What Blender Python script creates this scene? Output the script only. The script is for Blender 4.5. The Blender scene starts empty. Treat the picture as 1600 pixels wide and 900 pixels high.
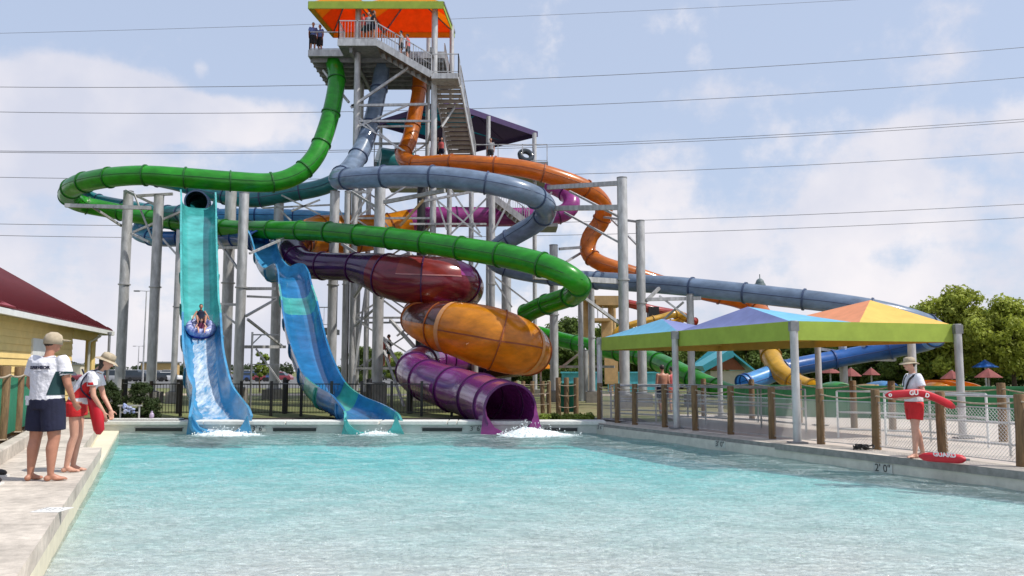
import bpy, bmesh, math, random
import numpy as np
from mathutils import Vector, Matrix
from mathutils.bvhtree import BVHTree
random.seed(7)
R = math.radians
PI = math.pi
S = bpy.context.scene
COL = S.collection

# ------------------------------------------------------------------ camera
F = 1300.0                       # focal length in photo pixels (1600 wide)
PITCH = math.atan(130 / F)
CAMZ = 1.45
cd = bpy.data.cameras.new('camera')
cam = bpy.data.objects.new('camera', cd)
COL.objects.link(cam)
cam.location = (0, 0, CAMZ)
cam.rotation_euler = (PI / 2 + PITCH, 0, 0)
cd.sensor_width = 36
cd.lens = 36 * F / 1600
cd.clip_end = 6000
S.camera = cam

# ------------------------------------------------------------------ world and sun
SUNV = Vector((0.56, -0.16, 0.83)).normalized()
elev = math.asin(SUNV.z)
w = bpy.data.worlds.new('World'); S.world = w
w.use_nodes = True
nt = w.node_tree
for n in list(nt.nodes): nt.nodes.remove(n)
def WN(t, **k):
    n = nt.nodes.new(t)
    for a, b in k.items(): setattr(n, a, b)
    return n
def WL(a, b): nt.links.new(a, b)
def wmath(op, a, b=None, clamp=False):
    n = WN('ShaderNodeMath', operation=op); n.use_clamp = clamp
    for i, v in enumerate((a, b)):
        if v is None: continue
        if isinstance(v, (int, float)): n.inputs[i].default_value = v
        else: WL(v, n.inputs[i])
    return n.outputs[0]
tc = WN('ShaderNodeTexCoord')
nrm = WN('ShaderNodeVectorMath', operation='NORMALIZE'); WL(tc.outputs['Generated'], nrm.inputs[0])
sep = WN('ShaderNodeSeparateXYZ'); WL(nrm.outputs[0], sep.inputs[0])
zz = wmath('MAXIMUM', sep.outputs[2], 0.0)
den = wmath('ADD', zz, 0.16)
cx_ = wmath('DIVIDE', sep.outputs[0], den); cy_ = wmath('DIVIDE', sep.outputs[1], den)
comb = WN('ShaderNodeCombineXYZ'); WL(cx_, comb.inputs[0]); WL(cy_, comb.inputs[1])
n1 = WN('ShaderNodeTexNoise'); WL(comb.outputs[0], n1.inputs['Vector'])
n1.inputs['Scale'].default_value = 1.1; n1.inputs['Detail'].default_value = 9; n1.inputs['Roughness'].default_value = 0.58
n2 = WN('ShaderNodeTexNoise'); WL(nrm.outputs[0], n2.inputs['Vector'])
n2.inputs['Scale'].default_value = 7.5; n2.inputs['Detail'].default_value = 8; n2.inputs['Roughness'].default_value = 0.6
def skydir(px, py):
    v = Vector((px - 800, F * math.cos(PITCH) - (450 - py) * math.sin(PITCH), F * math.sin(PITCH) + (450 - py) * math.cos(PITCH)))
    return v.normalized()
def blob(px, py, rx, ry, amp):
    """a cumulus bank standing in one part of the sky: elliptical bump of density"""
    d = skydir(px, py)
    side = Vector((d.y, -d.x, 0)).normalized(); up = side.cross(d)
    acc = None
    for ax, r in ((side, rx / F), (up, ry / F)):
        dt = WN('ShaderNodeVectorMath', operation='DOT_PRODUCT'); WL(nrm.outputs[0], dt.inputs[0]); dt.inputs[1].default_value = ax
        q = wmath('DIVIDE', dt.outputs['Value'], r)
        q = wmath('MULTIPLY', q, q)
        acc = q if acc is None else wmath('ADD', acc, q)
    dt = WN('ShaderNodeVectorMath', operation='DOT_PRODUCT'); WL(nrm.outputs[0], dt.inputs[0]); dt.inputs[1].default_value = d
    front = wmath('GREATER_THAN', dt.outputs['Value'], 0.0)
    v = wmath('SUBTRACT', 1.0, acc, clamp=True)
    v = wmath('MULTIPLY', v, front)
    return wmath('MULTIPLY', v, amp)
blobs = [(110, 160, 170, 70, .85), (30, 215, 200, 80, .45), (250, 165, 75, 55, .6), (330, 190, 90, 45, .5), (420, 190, 110, 45, .42), (315, 107, 15, 20, .35),
         (1318, 75, 28, 22, .30), (1090, 90, 30, 25, .22), (1490, 205, 160, 40, .25), (1250, 330, 330, 70, .30)]
dens = None
for b in blobs:
    v = blob(*b); dens = v if dens is None else wmath('ADD', dens, v)
# generic haze of cloud, thicker toward the horizon
hz = wmath('SUBTRACT', 1.0, wmath('DIVIDE', zz, 0.36), clamp=True)
gen = wmath('ADD', wmath('MULTIPLY', hz, 0.78), wmath('MULTIPLY', wmath('SUBTRACT', n1.outputs['Fac'], 0.5), 1.3))
tot = wmath('ADD', wmath('ADD', wmath('MULTIPLY', gen, 1.0), wmath('MULTIPLY', wmath('SUBTRACT', n2.outputs['Fac'], 0.5), 2.3)), dens)
mr = WN('ShaderNodeMapRange', interpolation_type='SMOOTHSTEP'); WL(tot, mr.inputs[0])
mr.inputs[1].default_value = 0.10; mr.inputs[2].default_value = 0.62
mr.inputs[3].default_value = 0.0; mr.inputs[4].default_value = 0.92
sky = WN('ShaderNodeTexSky', sky_type='NISHITA'); sky.sun_disc = False
sky.sun_elevation = elev; sky.sun_rotation = math.atan2(SUNV.x, SUNV.y)
sky.air_density = 1.0; sky.dust_density = 1.6; sky.ozone_density = 1.6
bgA = WN('ShaderNodeBackground'); WL(sky.outputs[0], bgA.inputs[0]); bgA.inputs[1].default_value = 0.105
# moist summer air: a thin even veil added to the clear sky
bgV = WN('ShaderNodeBackground'); bgV.inputs[0].default_value = (0.53, 0.61, 0.78, 1); bgV.inputs[1].default_value = 0.98
veil = WN('ShaderNodeMixShader'); veil.inputs[0].default_value = 0.66
WL(bgA.outputs[0], veil.inputs[1]); WL(bgV.outputs[0], veil.inputs[2])
n3 = WN('ShaderNodeTexNoise'); WL(nrm.outputs[0], n3.inputs['Vector']); n3.inputs['Scale'].default_value = 5; n3.inputs['Detail'].default_value = 6
cr = WN('ShaderNodeValToRGB'); WL(n3.outputs['Fac'], cr.inputs[0])
cr.color_ramp.elements[0].position = 0.35; cr.color_ramp.elements[0].color = (0.58, 0.60, 0.70, 1)
cr.color_ramp.elements[1].position = 0.62; cr.color_ramp.elements[1].color = (0.83, 0.79, 0.805, 1)
bgB = WN('ShaderNodeBackground'); WL(cr.outputs[0], bgB.inputs[0]); bgB.inputs[1].default_value = 0.95
mx = WN('ShaderNodeMixShader'); WL(mr.outputs[0], mx.inputs[0]); WL(veil.outputs[0], mx.inputs[1]); WL(bgB.outputs[0], mx.inputs[2])
wo = WN('ShaderNodeOutputWorld'); WL(mx.outputs[0], wo.inputs[0])

sl = bpy.data.lights.new('sun', 'SUN'); sl.energy = 3.6; sl.angle = R(0.6); sl.color = (1.0, 0.95, 0.87)
so = bpy.data.objects.new('sun', sl); COL.objects.link(so)
so.rotation_euler = SUNV.to_track_quat('Z', 'Y').to_euler(); so.location = (30, -10, 60)
S.view_settings.view_transform = 'Standard'; S.view_settings.look = 'None'
S.view_settings.exposure = 0.32; S.view_settings.gamma = 1.0; S.view_settings.use_curve_mapping = False
S.cycles.max_bounces = 8; S.cycles.transparent_max_bounces = 12; S.cycles.caustics_reflective = False; S.cycles.caustics_refractive = False

# ------------------------------------------------------------------ helpers
def Wp(px, py, Y):
    """world point seen at photo pixel (px, py) at distance Y in front"""
    v = Vector((px - 800, F * math.cos(PITCH) - (450 - py) * math.sin(PITCH), F * math.sin(PITCH) + (450 - py) * math.cos(PITCH)))
    return Vector((0, 0, CAMZ)) + v * (Y / v.y)
def Gp(px, py, z=0.0):
    v = Vector((px - 800, F * math.cos(PITCH) - (450 - py) * math.sin(PITCH), F * math.sin(PITCH) + (450 - py) * math.cos(PITCH)))
    return Vector((0, 0, CAMZ)) + v * ((z - CAMZ) / v.z)
def V(*a): return Vector(a)

def mat(name, col, rough=0.5, metal=0.0, coat=0.0, lucent=0.0, var=0.12, scale=3.0, bump=0.0, bscale=30.0, var2=0.0, scale2=0.5, col2=None, spec=0.5, stretch=None):
    m = bpy.data.materials.new(name); m.use_nodes = True
    t = m.node_tree; p = t.nodes['Principled BSDF']
    p.inputs['Roughness'].default_value = rough; p.inputs['Metallic'].default_value = metal
    p.inputs['Coat Weight'].default_value = coat; p.inputs['Coat Roughness'].default_value = 0.08
    p.inputs['Specular IOR Level'].default_value = spec
    tcn = t.nodes.new('ShaderNodeTexCoord'); src = tcn.outputs['Object']
    if stretch:
        mp = t.nodes.new('ShaderNodeMapping'); mp.inputs['Scale'].default_value = stretch
        t.links.new(src, mp.inputs[0]); src = mp.outputs[0]
    nz = t.nodes.new('ShaderNodeTexNoise'); nz.inputs['Scale'].default_value = scale; nz.inputs['Detail'].default_value = 6
    nz.inputs['Roughness'].default_value = 0.6
    t.links.new(src, nz.inputs['Vector'])
    c2 = col2 if col2 else tuple(max(0, c * (1 - 2.2 * var)) for c in col)
    c1 = col if col2 else tuple(min(1, c * (1 + 1.2 * var)) for c in col)
    rp = t.nodes.new('ShaderNodeValToRGB'); rp.color_ramp.elements[0].position = 0.3; rp.color_ramp.elements[1].position = 0.7
    rp.color_ramp.elements[0].color = (*c2, 1); rp.color_ramp.elements[1].color = (*c1, 1)
    t.links.new(nz.outputs['Fac'], rp.inputs[0])
    out = rp.outputs[0]
    if var2:
        nb = t.nodes.new('ShaderNodeTexNoise'); nb.inputs['Scale'].default_value = scale2; nb.inputs['Detail'].default_value = 4
        t.links.new(src, nb.inputs['Vector'])
        mrn = t.nodes.new('ShaderNodeMapRange'); mrn.inputs[1].default_value = .3; mrn.inputs[2].default_value = .7
        mrn.inputs[3].default_value = 1 - var2; mrn.inputs[4].default_value = 1 + var2 * .5
        t.links.new(nb.outputs['Fac'], mrn.inputs[0])
        vm = t.nodes.new('ShaderNodeVectorMath'); vm.operation = 'SCALE'
        t.links.new(out, vm.inputs[0]); t.links.new(mrn.outputs[0], vm.inputs['Scale']); out = vm.outputs[0]
    t.links.new(out, p.inputs['Base Color'])
    if bump:
        bn = t.nodes.new('ShaderNodeTexNoise'); bn.inputs['Scale'].default_value = bscale; bn.inputs['Detail'].default_value = 4
        t.links.new(src, bn.inputs['Vector'])
        bp = t.nodes.new('ShaderNodeBump'); bp.inputs['Strength'].default_value = bump; bp.inputs['Distance'].default_value = 0.05
        t.links.new(bn.outputs['Fac'], bp.inputs['Height']); t.links.new(bp.outputs[0], p.inputs['Normal'])
    if lucent:
        tr = t.nodes.new('ShaderNodeBsdfTranslucent'); t.links.new(out, tr.inputs[0])
        ms = t.nodes.new('ShaderNodeMixShader'); ms.inputs[0].default_value = lucent
        t.links.new(p.outputs[0], ms.inputs[1]); t.links.new(tr.outputs[0], ms.inputs[2])
        t.links.new(ms.outputs[0], t.nodes['Material Output'].inputs[0])
    return m

def sagtri(mb, p0, p1, p2, sag=.10, th=.012, n=9):
    """a stretched fabric triangle that hangs slightly between its edges"""
    idx = {}; vs = []
    for i in range(n + 1):
        for j in range(n + 1 - i):
            a = i / n; b = j / n; c = 1 - a - b; idx[i, j] = len(vs)
            vs.append(Vector(p0) * c + Vector(p1) * a + Vector(p2) * b - V(0, 0, sag * (27 * a * b * c * .6 + 1.2 * a * c)))
    k = len(vs); vs += [v - V(0, 0, th) for v in vs]; fs = []
    for i in range(n):
        for j in range(n - i):
            t_ = [(idx[i, j], idx[i + 1, j], idx[i, j + 1])]
            if i + j < n - 1: t_.append((idx[i + 1, j], idx[i + 1, j + 1], idx[i, j + 1]))
            for q in t_: fs += [q, (q[2] + k, q[1] + k, q[0] + k)]
    mb.add(vs, fs, 0, True); return mb
class MB:
    """collects shapes, then links them as ONE mesh object"""
    def __init__(s): s.v = []; s.f = []; s.m = []; s.smooth = []
    def add(s, vs, fs, mi=0, sm=False):
        b = len(s.v); s.v += [Vector(q) for q in vs]
        for f in fs: s.f.append(tuple(b + i for i in f)); s.m.append(mi); s.smooth.append(sm)
        return s
    def box(s, c, d, rz=0, mi=0, M=None):
        h = [x / 2 for x in d]; vs = []
        m = Matrix.Rotation(rz, 3, 'Z') if M is None else M
        for z in (-1, 1):
            for y in (-1, 1):
                for x in (-1, 1): vs.append(Vector(c) + m @ Vector((x * h[0], y * h[1], z * h[2])))
        return s.add(vs, [(0, 2, 3, 1), (4, 5, 7, 6), (0, 1, 5, 4), (2, 6, 7, 3), (0, 4, 6, 2), (1, 3, 7, 5)], mi)
    def beam(s, a, b, wd, ht=None, mi=0, up=V(0, 0, 1)):
        a = Vector(a); b = Vector(b); ht = ht or wd
        t = (b - a); L = t.length
        if L < 1e-6: return s
        t.normalize()
        if abs(t.dot(up)) > .99: up = V(0, 1, 0)
        sd = t.cross(up).normalized(); n = sd.cross(t)
        M = Matrix((sd, t, n)).transposed()
        return s.box((a + b) / 2, (wd, L, ht), M=M, mi=mi)
    def cyl(s, a, b, r0, r1=None, n=12, mi=0, cap=True):
        a = Vector(a); b = Vector(b); r1 = r0 if r1 is None else r1
        t = (b - a).normalized(); up = V(0, 0, 1) if abs(t.z) < .95 else V(1, 0, 0)
        sd = t.cross(up).normalized(); nn = sd.cross(t)
        vs = []
        for p, r in ((a, r0), (b, r1)):
            for i in range(n):
                q = 2 * PI * i / n; vs.append(p + sd * math.cos(q) * r + nn * math.sin(q) * r)
        s.add(vs, [(i, (i + 1) % n, n + (i + 1) % n, n + i) for i in range(n)], mi, True)
        if cap: s.add(vs, [tuple(range(n))[::-1], tuple(range(n, 2 * n))], mi)
        return s
    def path(s, pts, r, n=6, mi=0):
        rs = r if isinstance(r, (list, tuple)) else [r] * len(pts)
        fr = frames([Vector(p) for p in pts]); vs = []
        for (p, t, sd, nn), rr in zip(fr, rs):
            for i in range(n):
                q = 2 * PI * i / n; vs.append(p + sd * math.cos(q) * rr + nn * math.sin(q) * rr)
        k = len(pts)
        fs = [(j * n + i, j * n + (i + 1) % n, (j + 1) * n + (i + 1) % n, (j + 1) * n + i) for j in range(k - 1) for i in range(n)]
        s.add(vs, fs, mi, True); s.add(vs, [tuple(range(n))[::-1], tuple(range((k - 1) * n, k * n))], mi)
        return s
    def ball(s, c, r, n=10, mi=0, M=None):
        r = (r, r, r) if isinstance(r, (int, float)) else r
        vs = []; k = max(5, n // 2 + 1)
        M = M or Matrix.Identity(3)
        for j in range(1, k):
            th = PI * j / k
            for i in range(n):
                q = 2 * PI * i / n
                vs.append(Vector(c) + M @ Vector((r[0] * math.sin(th) * math.cos(q), r[1] * math.sin(th) * math.sin(q), r[2] * math.cos(th))))
        top = len(vs); vs.append(Vector(c) + M @ V(0, 0, r[2])); vs.append(Vector(c) - M @ V(0, 0, r[2]))
        fs = [(j * n + i, (j + 1) * n + i, (j + 1) * n + (i + 1) % n, j * n + (i + 1) % n) for j in range(k - 2) for i in range(n)]
        fs += [(top, i, (i + 1) % n) for i in range(n)] + [(top + 1, (k - 2) * n + (i + 1) % n, (k - 2) * n + i) for i in range(n)]
        return s.add(vs, fs, mi, True)
    def prism(s, poly, z0, z1, mi=0):
        n = len(poly); vs = [V(p[0], p[1], z0) for p in poly] + [V(p[0], p[1], z1) for p in poly]
        return s.add(vs, [tuple(range(n))[::-1], tuple(range(n, 2 * n))] + [(i, (i + 1) % n, n + (i + 1) % n, n + i) for i in range(n)], mi)
    def slab(s, poly, th, mi=0, n=None):
        """flat or warped polygon in space given a real thickness"""
        poly = [Vector(p) for p in poly]
        if n is None: n = (poly[1] - poly[0]).cross(poly[2] - poly[0]).normalized()
        k = len(poly); vs = [p + n * th / 2 for p in poly] + [p - n * th / 2 for p in poly]
        return s.add(vs, [tuple(range(k)), tuple(range(k, 2 * k))[::-1]] + [(i, k + i, k + (i + 1) % k, (i + 1) % k) for i in range(k)], mi)
    def mesh(s, name, mats, off=V(0, 0, 0)):
        me = bpy.data.meshes.new(name)
        me.from_pydata([tuple(p - off) for p in s.v], [], s.f)
        for m in (mats if isinstance(mats, (list, tuple)) else [mats]): me.materials.append(m)
        me.polygons.foreach_set('material_index', s.m)
        me.polygons.foreach_set('use_smooth', s.smooth)
        bm = bmesh.new(); bm.from_mesh(me); bmesh.ops.recalc_face_normals(bm, faces=bm.faces); bm.to_mesh(me); bm.free()
        me.update(); return me
    def build(s, name, mats, parent=None):
        off = wloc(parent) if parent else V(0, 0, 0)
        o = bpy.data.objects.new(name, s.mesh(name, mats, off)); COL.objects.link(o)
        if parent: o.parent = parent
        return o
def wloc(o):
    p = V(0, 0, 0)
    while o is not None: p = p + Vector(o.location); o = o.parent
    return p
def frames(pts, fixed_up=False):
    out = []; n = len(pts); prev = None
    for i in range(n):
        a = pts[max(0, i - 1)]; b = pts[min(n - 1, i + 1)]
        t = (b - a).normalized()
        if fixed_up or prev is None:
            up = V(0, 0, 1) if abs(t.z) < .97 or fixed_up else V(0, 1, 0)
            sd = t.cross(up).normalized()
        else:
            sd = (prev - t * prev.dot(t)).normalized()
        nn = sd.cross(t).normalized(); prev = sd
        out.append((pts[i], t, sd, nn))
    return out
def catmull(ctrl, step=0.3):
    """ctrl: list of equal-length number lists (x, y, z, ...), returns dense samples plus source segment index"""
    P = [np.array(c, float) for c in ctrl]; out = []; seg = []
    P = [2 * P[0] - P[1]] + P + [2 * P[-1] - P[-2]]
    for i in range(1, len(P) - 2):
        p0, p1, p2, p3 = P[i - 1:i + 3]
        L = np.linalg.norm((p2 - p1)[:3]); n = max(2, int(L / step))
        for k in range(n):
            u = k / n
            out.append(.5 * (2 * p1 + (p2 - p0) * u + (2 * p0 - 5 * p1 + 4 * p2 - p3) * u * u + (3 * p1 - p0 - 3 * p2 + p3) * u ** 3)); seg.append(i - 1)
    out.append(P[-2]); seg.append(len(P) - 4)
    return out, seg
def thing(name, label, cat, loc=(0, 0, 0), group=None):
    o = bpy.data.objects.new(name, None); COL.objects.link(o); o.empty_display_size = .2
    o.location = loc; o['label'] = label; o['category'] = cat
    if group: o['group'] = group
    return o
def tag(o, label, cat, group=None, kind=None):
    if label: o['label'] = label
    if cat: o['category'] = cat
    if group: o['group'] = group
    if kind: o['kind'] = kind
    return o
def struct(o): o['kind'] = 'structure'; return o
def one(mb, name, mats, label, cat, group=None, kind=None, loc=None):
    """a thing that is one mesh, origin at loc"""
    loc = Vector(loc) if loc is not None else V(sum(p.x for p in mb.v) / len(mb.v), sum(p.y for p in mb.v) / len(mb.v), min(p.z for p in mb.v))
    o = bpy.data.objects.new(name, mb.mesh(name, mats, loc)); COL.objects.link(o); o.location = loc
    return tag(o, label, cat, group, kind)
def dup(root, loc, label, rz=None, sc=None, group=None):
    def cp(o, par):
        c = o.copy(); COL.objects.link(c)
        if par: c.parent = par
        for ch in list(o.children): cp(ch, c)
        return c
    r = cp(root, None); r.location = loc; r['label'] = label
    if rz is not None: r.rotation_euler = (0, 0, rz)
    if sc is not None: r.scale = sc if isinstance(sc, (tuple, list)) else (sc, sc, sc)
    if group: r['group'] = group
    return r
def text_mesh(body, size, depth=0.004, bold=0.0):
    c = bpy.data.curves.new('txt', 'FONT'); c.body = body; c.size = size; c.extrude = depth; c.align_x = 'CENTER'; c.align_y = 'CENTER'
    c.offset = bold; c.resolution_u = 3
    o = bpy.data.objects.new('txt', c); COL.objects.link(o)
    dg = bpy.context.evaluated_depsgraph_get()
    me = bpy.data.meshes.new_from_object(o.evaluated_get(dg))
    bpy.data.objects.remove(o); bpy.data.curves.remove(c)
    return me
def text_into(mb, body, size, origin, xdir, ydir, depth=0.004, bold=0.0, mi=0):
    me = text_mesh(body, size, depth, bold)
    x = Vector(xdir).normalized(); y = Vector(ydir).normalized(); z = x.cross(y)
    vs = [Vector(origin) + x * v.co.x + y * v.co.y + z * v.co.z for v in me.vertices]
    mb.add(vs, [tuple(p.vertices) for p in me.polygons], mi)
    bpy.data.meshes.remove(me)

# ------------------------------------------------------------------ materials
def gel(name, c, l=0.3, rough=.30, var=.15):
    return mat(name, c, rough=rough, coat=.6, lucent=l, var=var, scale=1.6, var2=.22, scale2=.6, stretch=(1, 1, 2.2), bump=.06, bscale=3)
M = {}
M['green'] = gel('green_fibreglass', (0.035, 0.40, 0.02), .42)
M['greend'] = mat('dark_green_flange', (0.01, 0.12, 0.012), .45)
M['grey'] = gel('grey_blue_fibreglass', (0.27, 0.36, 0.50), .40)
M['greyd'] = mat('dark_blue_grey_flange', (0.045, 0.07, 0.14), .45)
M['blue'] = gel('light_blue_fibreglass', (0.12, 0.42, 0.85), .35)
M['blued'] = mat('dark_blue_flange', (0.02, 0.07, 0.25), .45)
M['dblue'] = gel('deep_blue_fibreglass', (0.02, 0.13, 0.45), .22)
M['orange'] = gel('orange_fibreglass', (0.72, 0.20, 0.012), .38)
M['oranged'] = mat('rust_flange', (0.28, 0.07, 0.015), .45)
M['yellow'] = gel('yellow_fibreglass', (0.74, 0.42, 0.03), .3)
M['yellowd'] = mat('ochre_flange', (0.36, 0.19, 0.02), .45)
M['amber'] = gel('amber_fibreglass', (0.88, 0.33, 0.012), .45)
M['brown'] = gel('brown_maroon_fibreglass', (0.11, 0.022, 0.018), .2, rough=.2)
M['maroon'] = gel('maroon_fibreglass', (0.24, 0.022, 0.045), .32, rough=.2)
M['purple'] = gel('purple_fibreglass', (0.19, 0.025, 0.18), .04, rough=.2)
M['purpled'] = mat('dark_purple_flange', (0.06, 0.006, 0.07), .35)
M['dpurple'] = gel('dark_violet_fibreglass', (0.065, 0.012, 0.09), .16, rough=.2)
M['magenta'] = gel('magenta_fibreglass', (0.40, 0.05, 0.30), .35)
M['sky'] = gel('pale_blue_fibreglass', (0.22, 0.58, 0.95), .45)
M['skyd'] = M['blued']
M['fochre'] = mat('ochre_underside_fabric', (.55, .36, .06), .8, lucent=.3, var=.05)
M['tile'] = mat('aged_tile', (.50, .50, .46), .6)
M['dteal'] = mat('inner_shade_teal', (0.01, 0.06, 0.07), .4)  # shade inside the tube mouth put into the colour
M['teal'] = gel('teal_fibreglass', (0.02, 0.24, 0.26), .25)
M['aqua'] = gel('aqua_chute_gelcoat', (0.08, 0.46, 0.45), .15, rough=.22)
M['aquag'] = gel('green_aqua_chute_gelcoat', (0.06, 0.42, 0.33), .15, rough=.22)
M['cblue'] = gel('sky_blue_chute_gelcoat', (0.065, 0.31, 0.56), .15, rough=.22)
M['cdblue'] = gel('strong_blue_chute_gelcoat', (0.025, 0.20, 0.46), .15, rough=.22)
M['red'] = gel('red_fibreglass', (0.38, 0.03, 0.02), .25)
M['steel'] = mat('galvanised_steel', (0.50, 0.50, 0.50), rough=.5, metal=.35, var=.16, scale=5, var2=.14, scale2=.8, stretch=(1, 1, .35))
M['steeld'] = mat('dull_steel', (0.24, 0.245, 0.25), rough=.6, metal=.4, var=.15, scale=4)
M['white'] = mat('white_paint', (0.72, 0.72, 0.70), rough=.5, var=.05)
M['conc'] = mat('deck_concrete', (0.57, 0.51, 0.44), rough=.85, var=.12, scale=9, var2=.28, scale2=1.1, bump=.25, bscale=60, spec=.3)
M['concd'] = mat('footing_concrete', (0.26, 0.24, 0.215), rough=.9, var=.12, scale=4, bump=.2, var2=.15)
M['patio'] = mat('patio_concrete', (0.52, 0.46, 0.41), rough=.9, var=.06, scale=7, var2=.12, scale2=.4, bump=.15, spec=.3)
M['cream'] = mat('cream_plaster', (0.72, 0.66, 0.50), rough=.6, var=.06, scale=6, var2=.1)
M['wall'] = mat('pool_wall_paint', (0.52, 0.53, 0.49), rough=.6, var=.06, scale=6, var2=.12, stretch=(1, 1, 3))
M['black'] = mat('black_paint', (0.015, 0.015, 0.016), rough=.5)
M['mulch'] = mat('dark_mulch', (0.035, 0.026, 0.02), rough=.95, var=.3, scale=30, bump=.8, bscale=40)
M['wood'] = mat('round_timber', (0.20, 0.125, 0.06), rough=.85, var=.22, scale=6, bump=.4, bscale=20, stretch=(4, 4, .6))
M['rope'] = mat('rope_fibre', (0.42, 0.34, 0.25), rough=.9, var=.2, scale=20)
M['lime'] = mat('lime_shade_fabric', (0.37, 0.49, 0.07), rough=.8, lucent=.25, var=.06)
M['forange'] = mat('orange_shade_fabric', (0.92, 0.20, 0.02), rough=.8, lucent=.6, var=.05)
M['famber'] = mat('amber_shade_fabric', (0.92, 0.42, 0.03), rough=.8, lucent=.6, var=.05)
M['fyellow'] = mat('yellow_shade_fabric', (0.85, 0.58, 0.15), rough=.8, lucent=.3, var=.05)
M['fsalmon'] = mat('salmon_shade_fabric', (0.85, 0.38, 0.20), rough=.8, lucent=.3, var=.05)
M['fcyan'] = mat('cyan_shade_fabric', (0.22, 0.56, 0.78), rough=.8, lucent=.3, var=.05)
M['fviolet'] = mat('violet_shade_fabric', (0.25, 0.29, 0.56), rough=.8, lucent=.3, var=.05)
M['fpurple'] = mat('dark_purple_fabric', (0.075, 0.045, 0.14), rough=.8, lucent=.2, var=.05)
M['fteal'] = mat('teal_fabric', (0.02, 0.25, 0.30), rough=.8, lucent=.6, var=.05)
M['grass'] = mat('lawn_grass', (0.10, 0.145, 0.035), rough=.95, var=.25, scale=2.5, var2=.3, scale2=.12, bump=.5, bscale=20, col2=(0.19, 0.17, 0.07))
M['asphalt'] = mat('car_park_asphalt', (0.13, 0.13, 0.13), rough=.9, var=.12, scale=1)
M['yside'] = mat('yellow_siding', (0.82, 0.60, 0.24), rough=.7, var=.04)
M['mroof'] = mat('maroon_metal_roof', (0.10, 0.012, 0.016), rough=.6, metal=.0, var=.1, spec=.2)
M['ctrim'] = mat('cream_trim', (0.62, 0.56, 0.45), rough=.6, var=.05)
M['gmesh'] = mat('green_windscreen', (0.015, 0.19, 0.10), rough=.8, var=.12, scale=3)
M['gwall'] = mat('green_pool_liner', (0.02, 0.17, 0.055), rough=.7, var=.12, scale=1.5)
M['skin'] = mat('tanned_skin', (0.42, 0.19, 0.12), rough=.5, var=.07, scale=8)
M['skinl'] = mat('fair_skin', (0.58, 0.31, 0.22), rough=.5, var=.07, scale=8)
M['hair'] = mat('dark_hair', (0.03, 0.018, 0.012), rough=.5, var=.3, scale=40)
M['wcloth'] = mat('white_shirt_cloth', (0.70, 0.70, 0.75), rough=.9, var=.05, scale=5, bump=.9, bscale=9)
M['navy'] = mat('navy_cloth', (0.010, 0.012, 0.038), rough=.9, var=.15, scale=5, bump=.3, bscale=10)
M['dgreen'] = mat('dark_green_cloth', (0.01, 0.045, 0.05), rough=.9, var=.1)
M['redc'] = mat('red_cloth', (0.55, 0.015, 0.02), rough=.85, var=.1, scale=6, bump=.35, bscale=10)
M['khaki'] = mat('khaki_hat_cloth', (0.42, 0.35, 0.25), rough=.95, var=.12, scale=14)
M['redfoam'] = mat('red_vinyl_foam', (0.50, 0.008, 0.02), rough=.42, var=.06)
M['bark'] = mat('tree_bark', (0.09, 0.065, 0.045), rough=.95, var=.25, scale=6, bump=.5)
M['glass'] = mat('dark_glass', (0.03, 0.04, 0.05), rough=.1, var=.05)
M['rubber'] = mat('tyre_rubber', (0.02, 0.02, 0.02), rough=.8)
M['raftb'] = mat('blue_vinyl', (0.025, 0.03, 0.30), rough=.3, var=.1)
M['raftw'] = mat('white_blue_print_vinyl', (0.62, 0.66, 0.80), rough=.3, scale=9, col2=(0.04, 0.05, 0.36))
M['cyanroof'] = mat('cyan_metal_roof', (0.05, 0.36, 0.44), rough=.5, var=.08)
M['teald'] = M['teal']
M['tan'] = mat('tan_tower_panel', (0.50, 0.33, 0.15), rough=.7, var=.1)
M['pink'] = mat('pink_red_fabric', (0.34, 0.10, 0.09), rough=.8, lucent=.3, var=.15)
# ================================================================== THE SETTING
WZ = -0.35                                    # water level
def LX(Y): return -11.5 + (24.6 - Y) * 0.43   # left water edge
def RX(Y): return 2.5 + (24.6 - Y) * 0.4435   # right water edge
BY = 24.6                                     # back water edge
DL, DR = 0.05, -0.05                          # deck heights left and right
def flat(name, polys, m, kind='structure'):
    mb = MB()
    for p, z in polys:
        k = len(p); mb.add([V(q[0], q[1], q[2] if len(q) > 2 else z) for q in p], [tuple(range(k))])
    o = mb.build(name, m)
    # all normals up
    for pl in o.data.polygons:
        if pl.normal.z < 0: pl.flip()
    o['kind'] = kind; return o
flat('ground', [([(-3000, 25.4), (3000, 25.4), (3000, 4000), (-3000, 4000)], -.13), ([(-3000, -60), (-12.6, -60), (-12.6, 25.4), (-3000, 25.4)], -.13),
                ([(24, -60), (3000, -60), (3000, 25.4), (24, 25.4)], -.13)], M['grass'])
flat('car_park', [([(-260, 78), (-12, 78), (-4, 240), (-260, 240)], -.118)], M['asphalt'])
flat('path', [([(-60, 56), (60, 52), (60, 56.5), (-60, 60.5)], -.121)], mat('sandy_path', (.42, .34, .26), .9, var=.1, scale=3))
flat('mulch_bed', [([(-16, 25.45), (4.2, 25.45), (4.2, 28.2), (-16, 28.2)], -.10)], M['mulch'])
flat('sand_ground', [([(-2, 29.6), (26, 29.6), (30, 44), (-2, 44)], -.117)], mat('dry_worn_ground', (.24, .20, .10), .95, var=.2, scale=1, col2=(.12, .13, .05), bump=.3))
# patio right of the pool, with slab joints as thin dark grooves
flat('patio', [([(RX(-8) + .75, -8), (60, -8), (60, 29.5), (5.1, 29.5), (5.1, 25.4), (RX(24.9) + .75, 24.9)], DR - .008)], M['patio'])
flat('poolside_apron', [([(-60, -30), (60, -30), (60, -8.05), (-60, -8.05)], DR - .01)], M['patio'])

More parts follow.
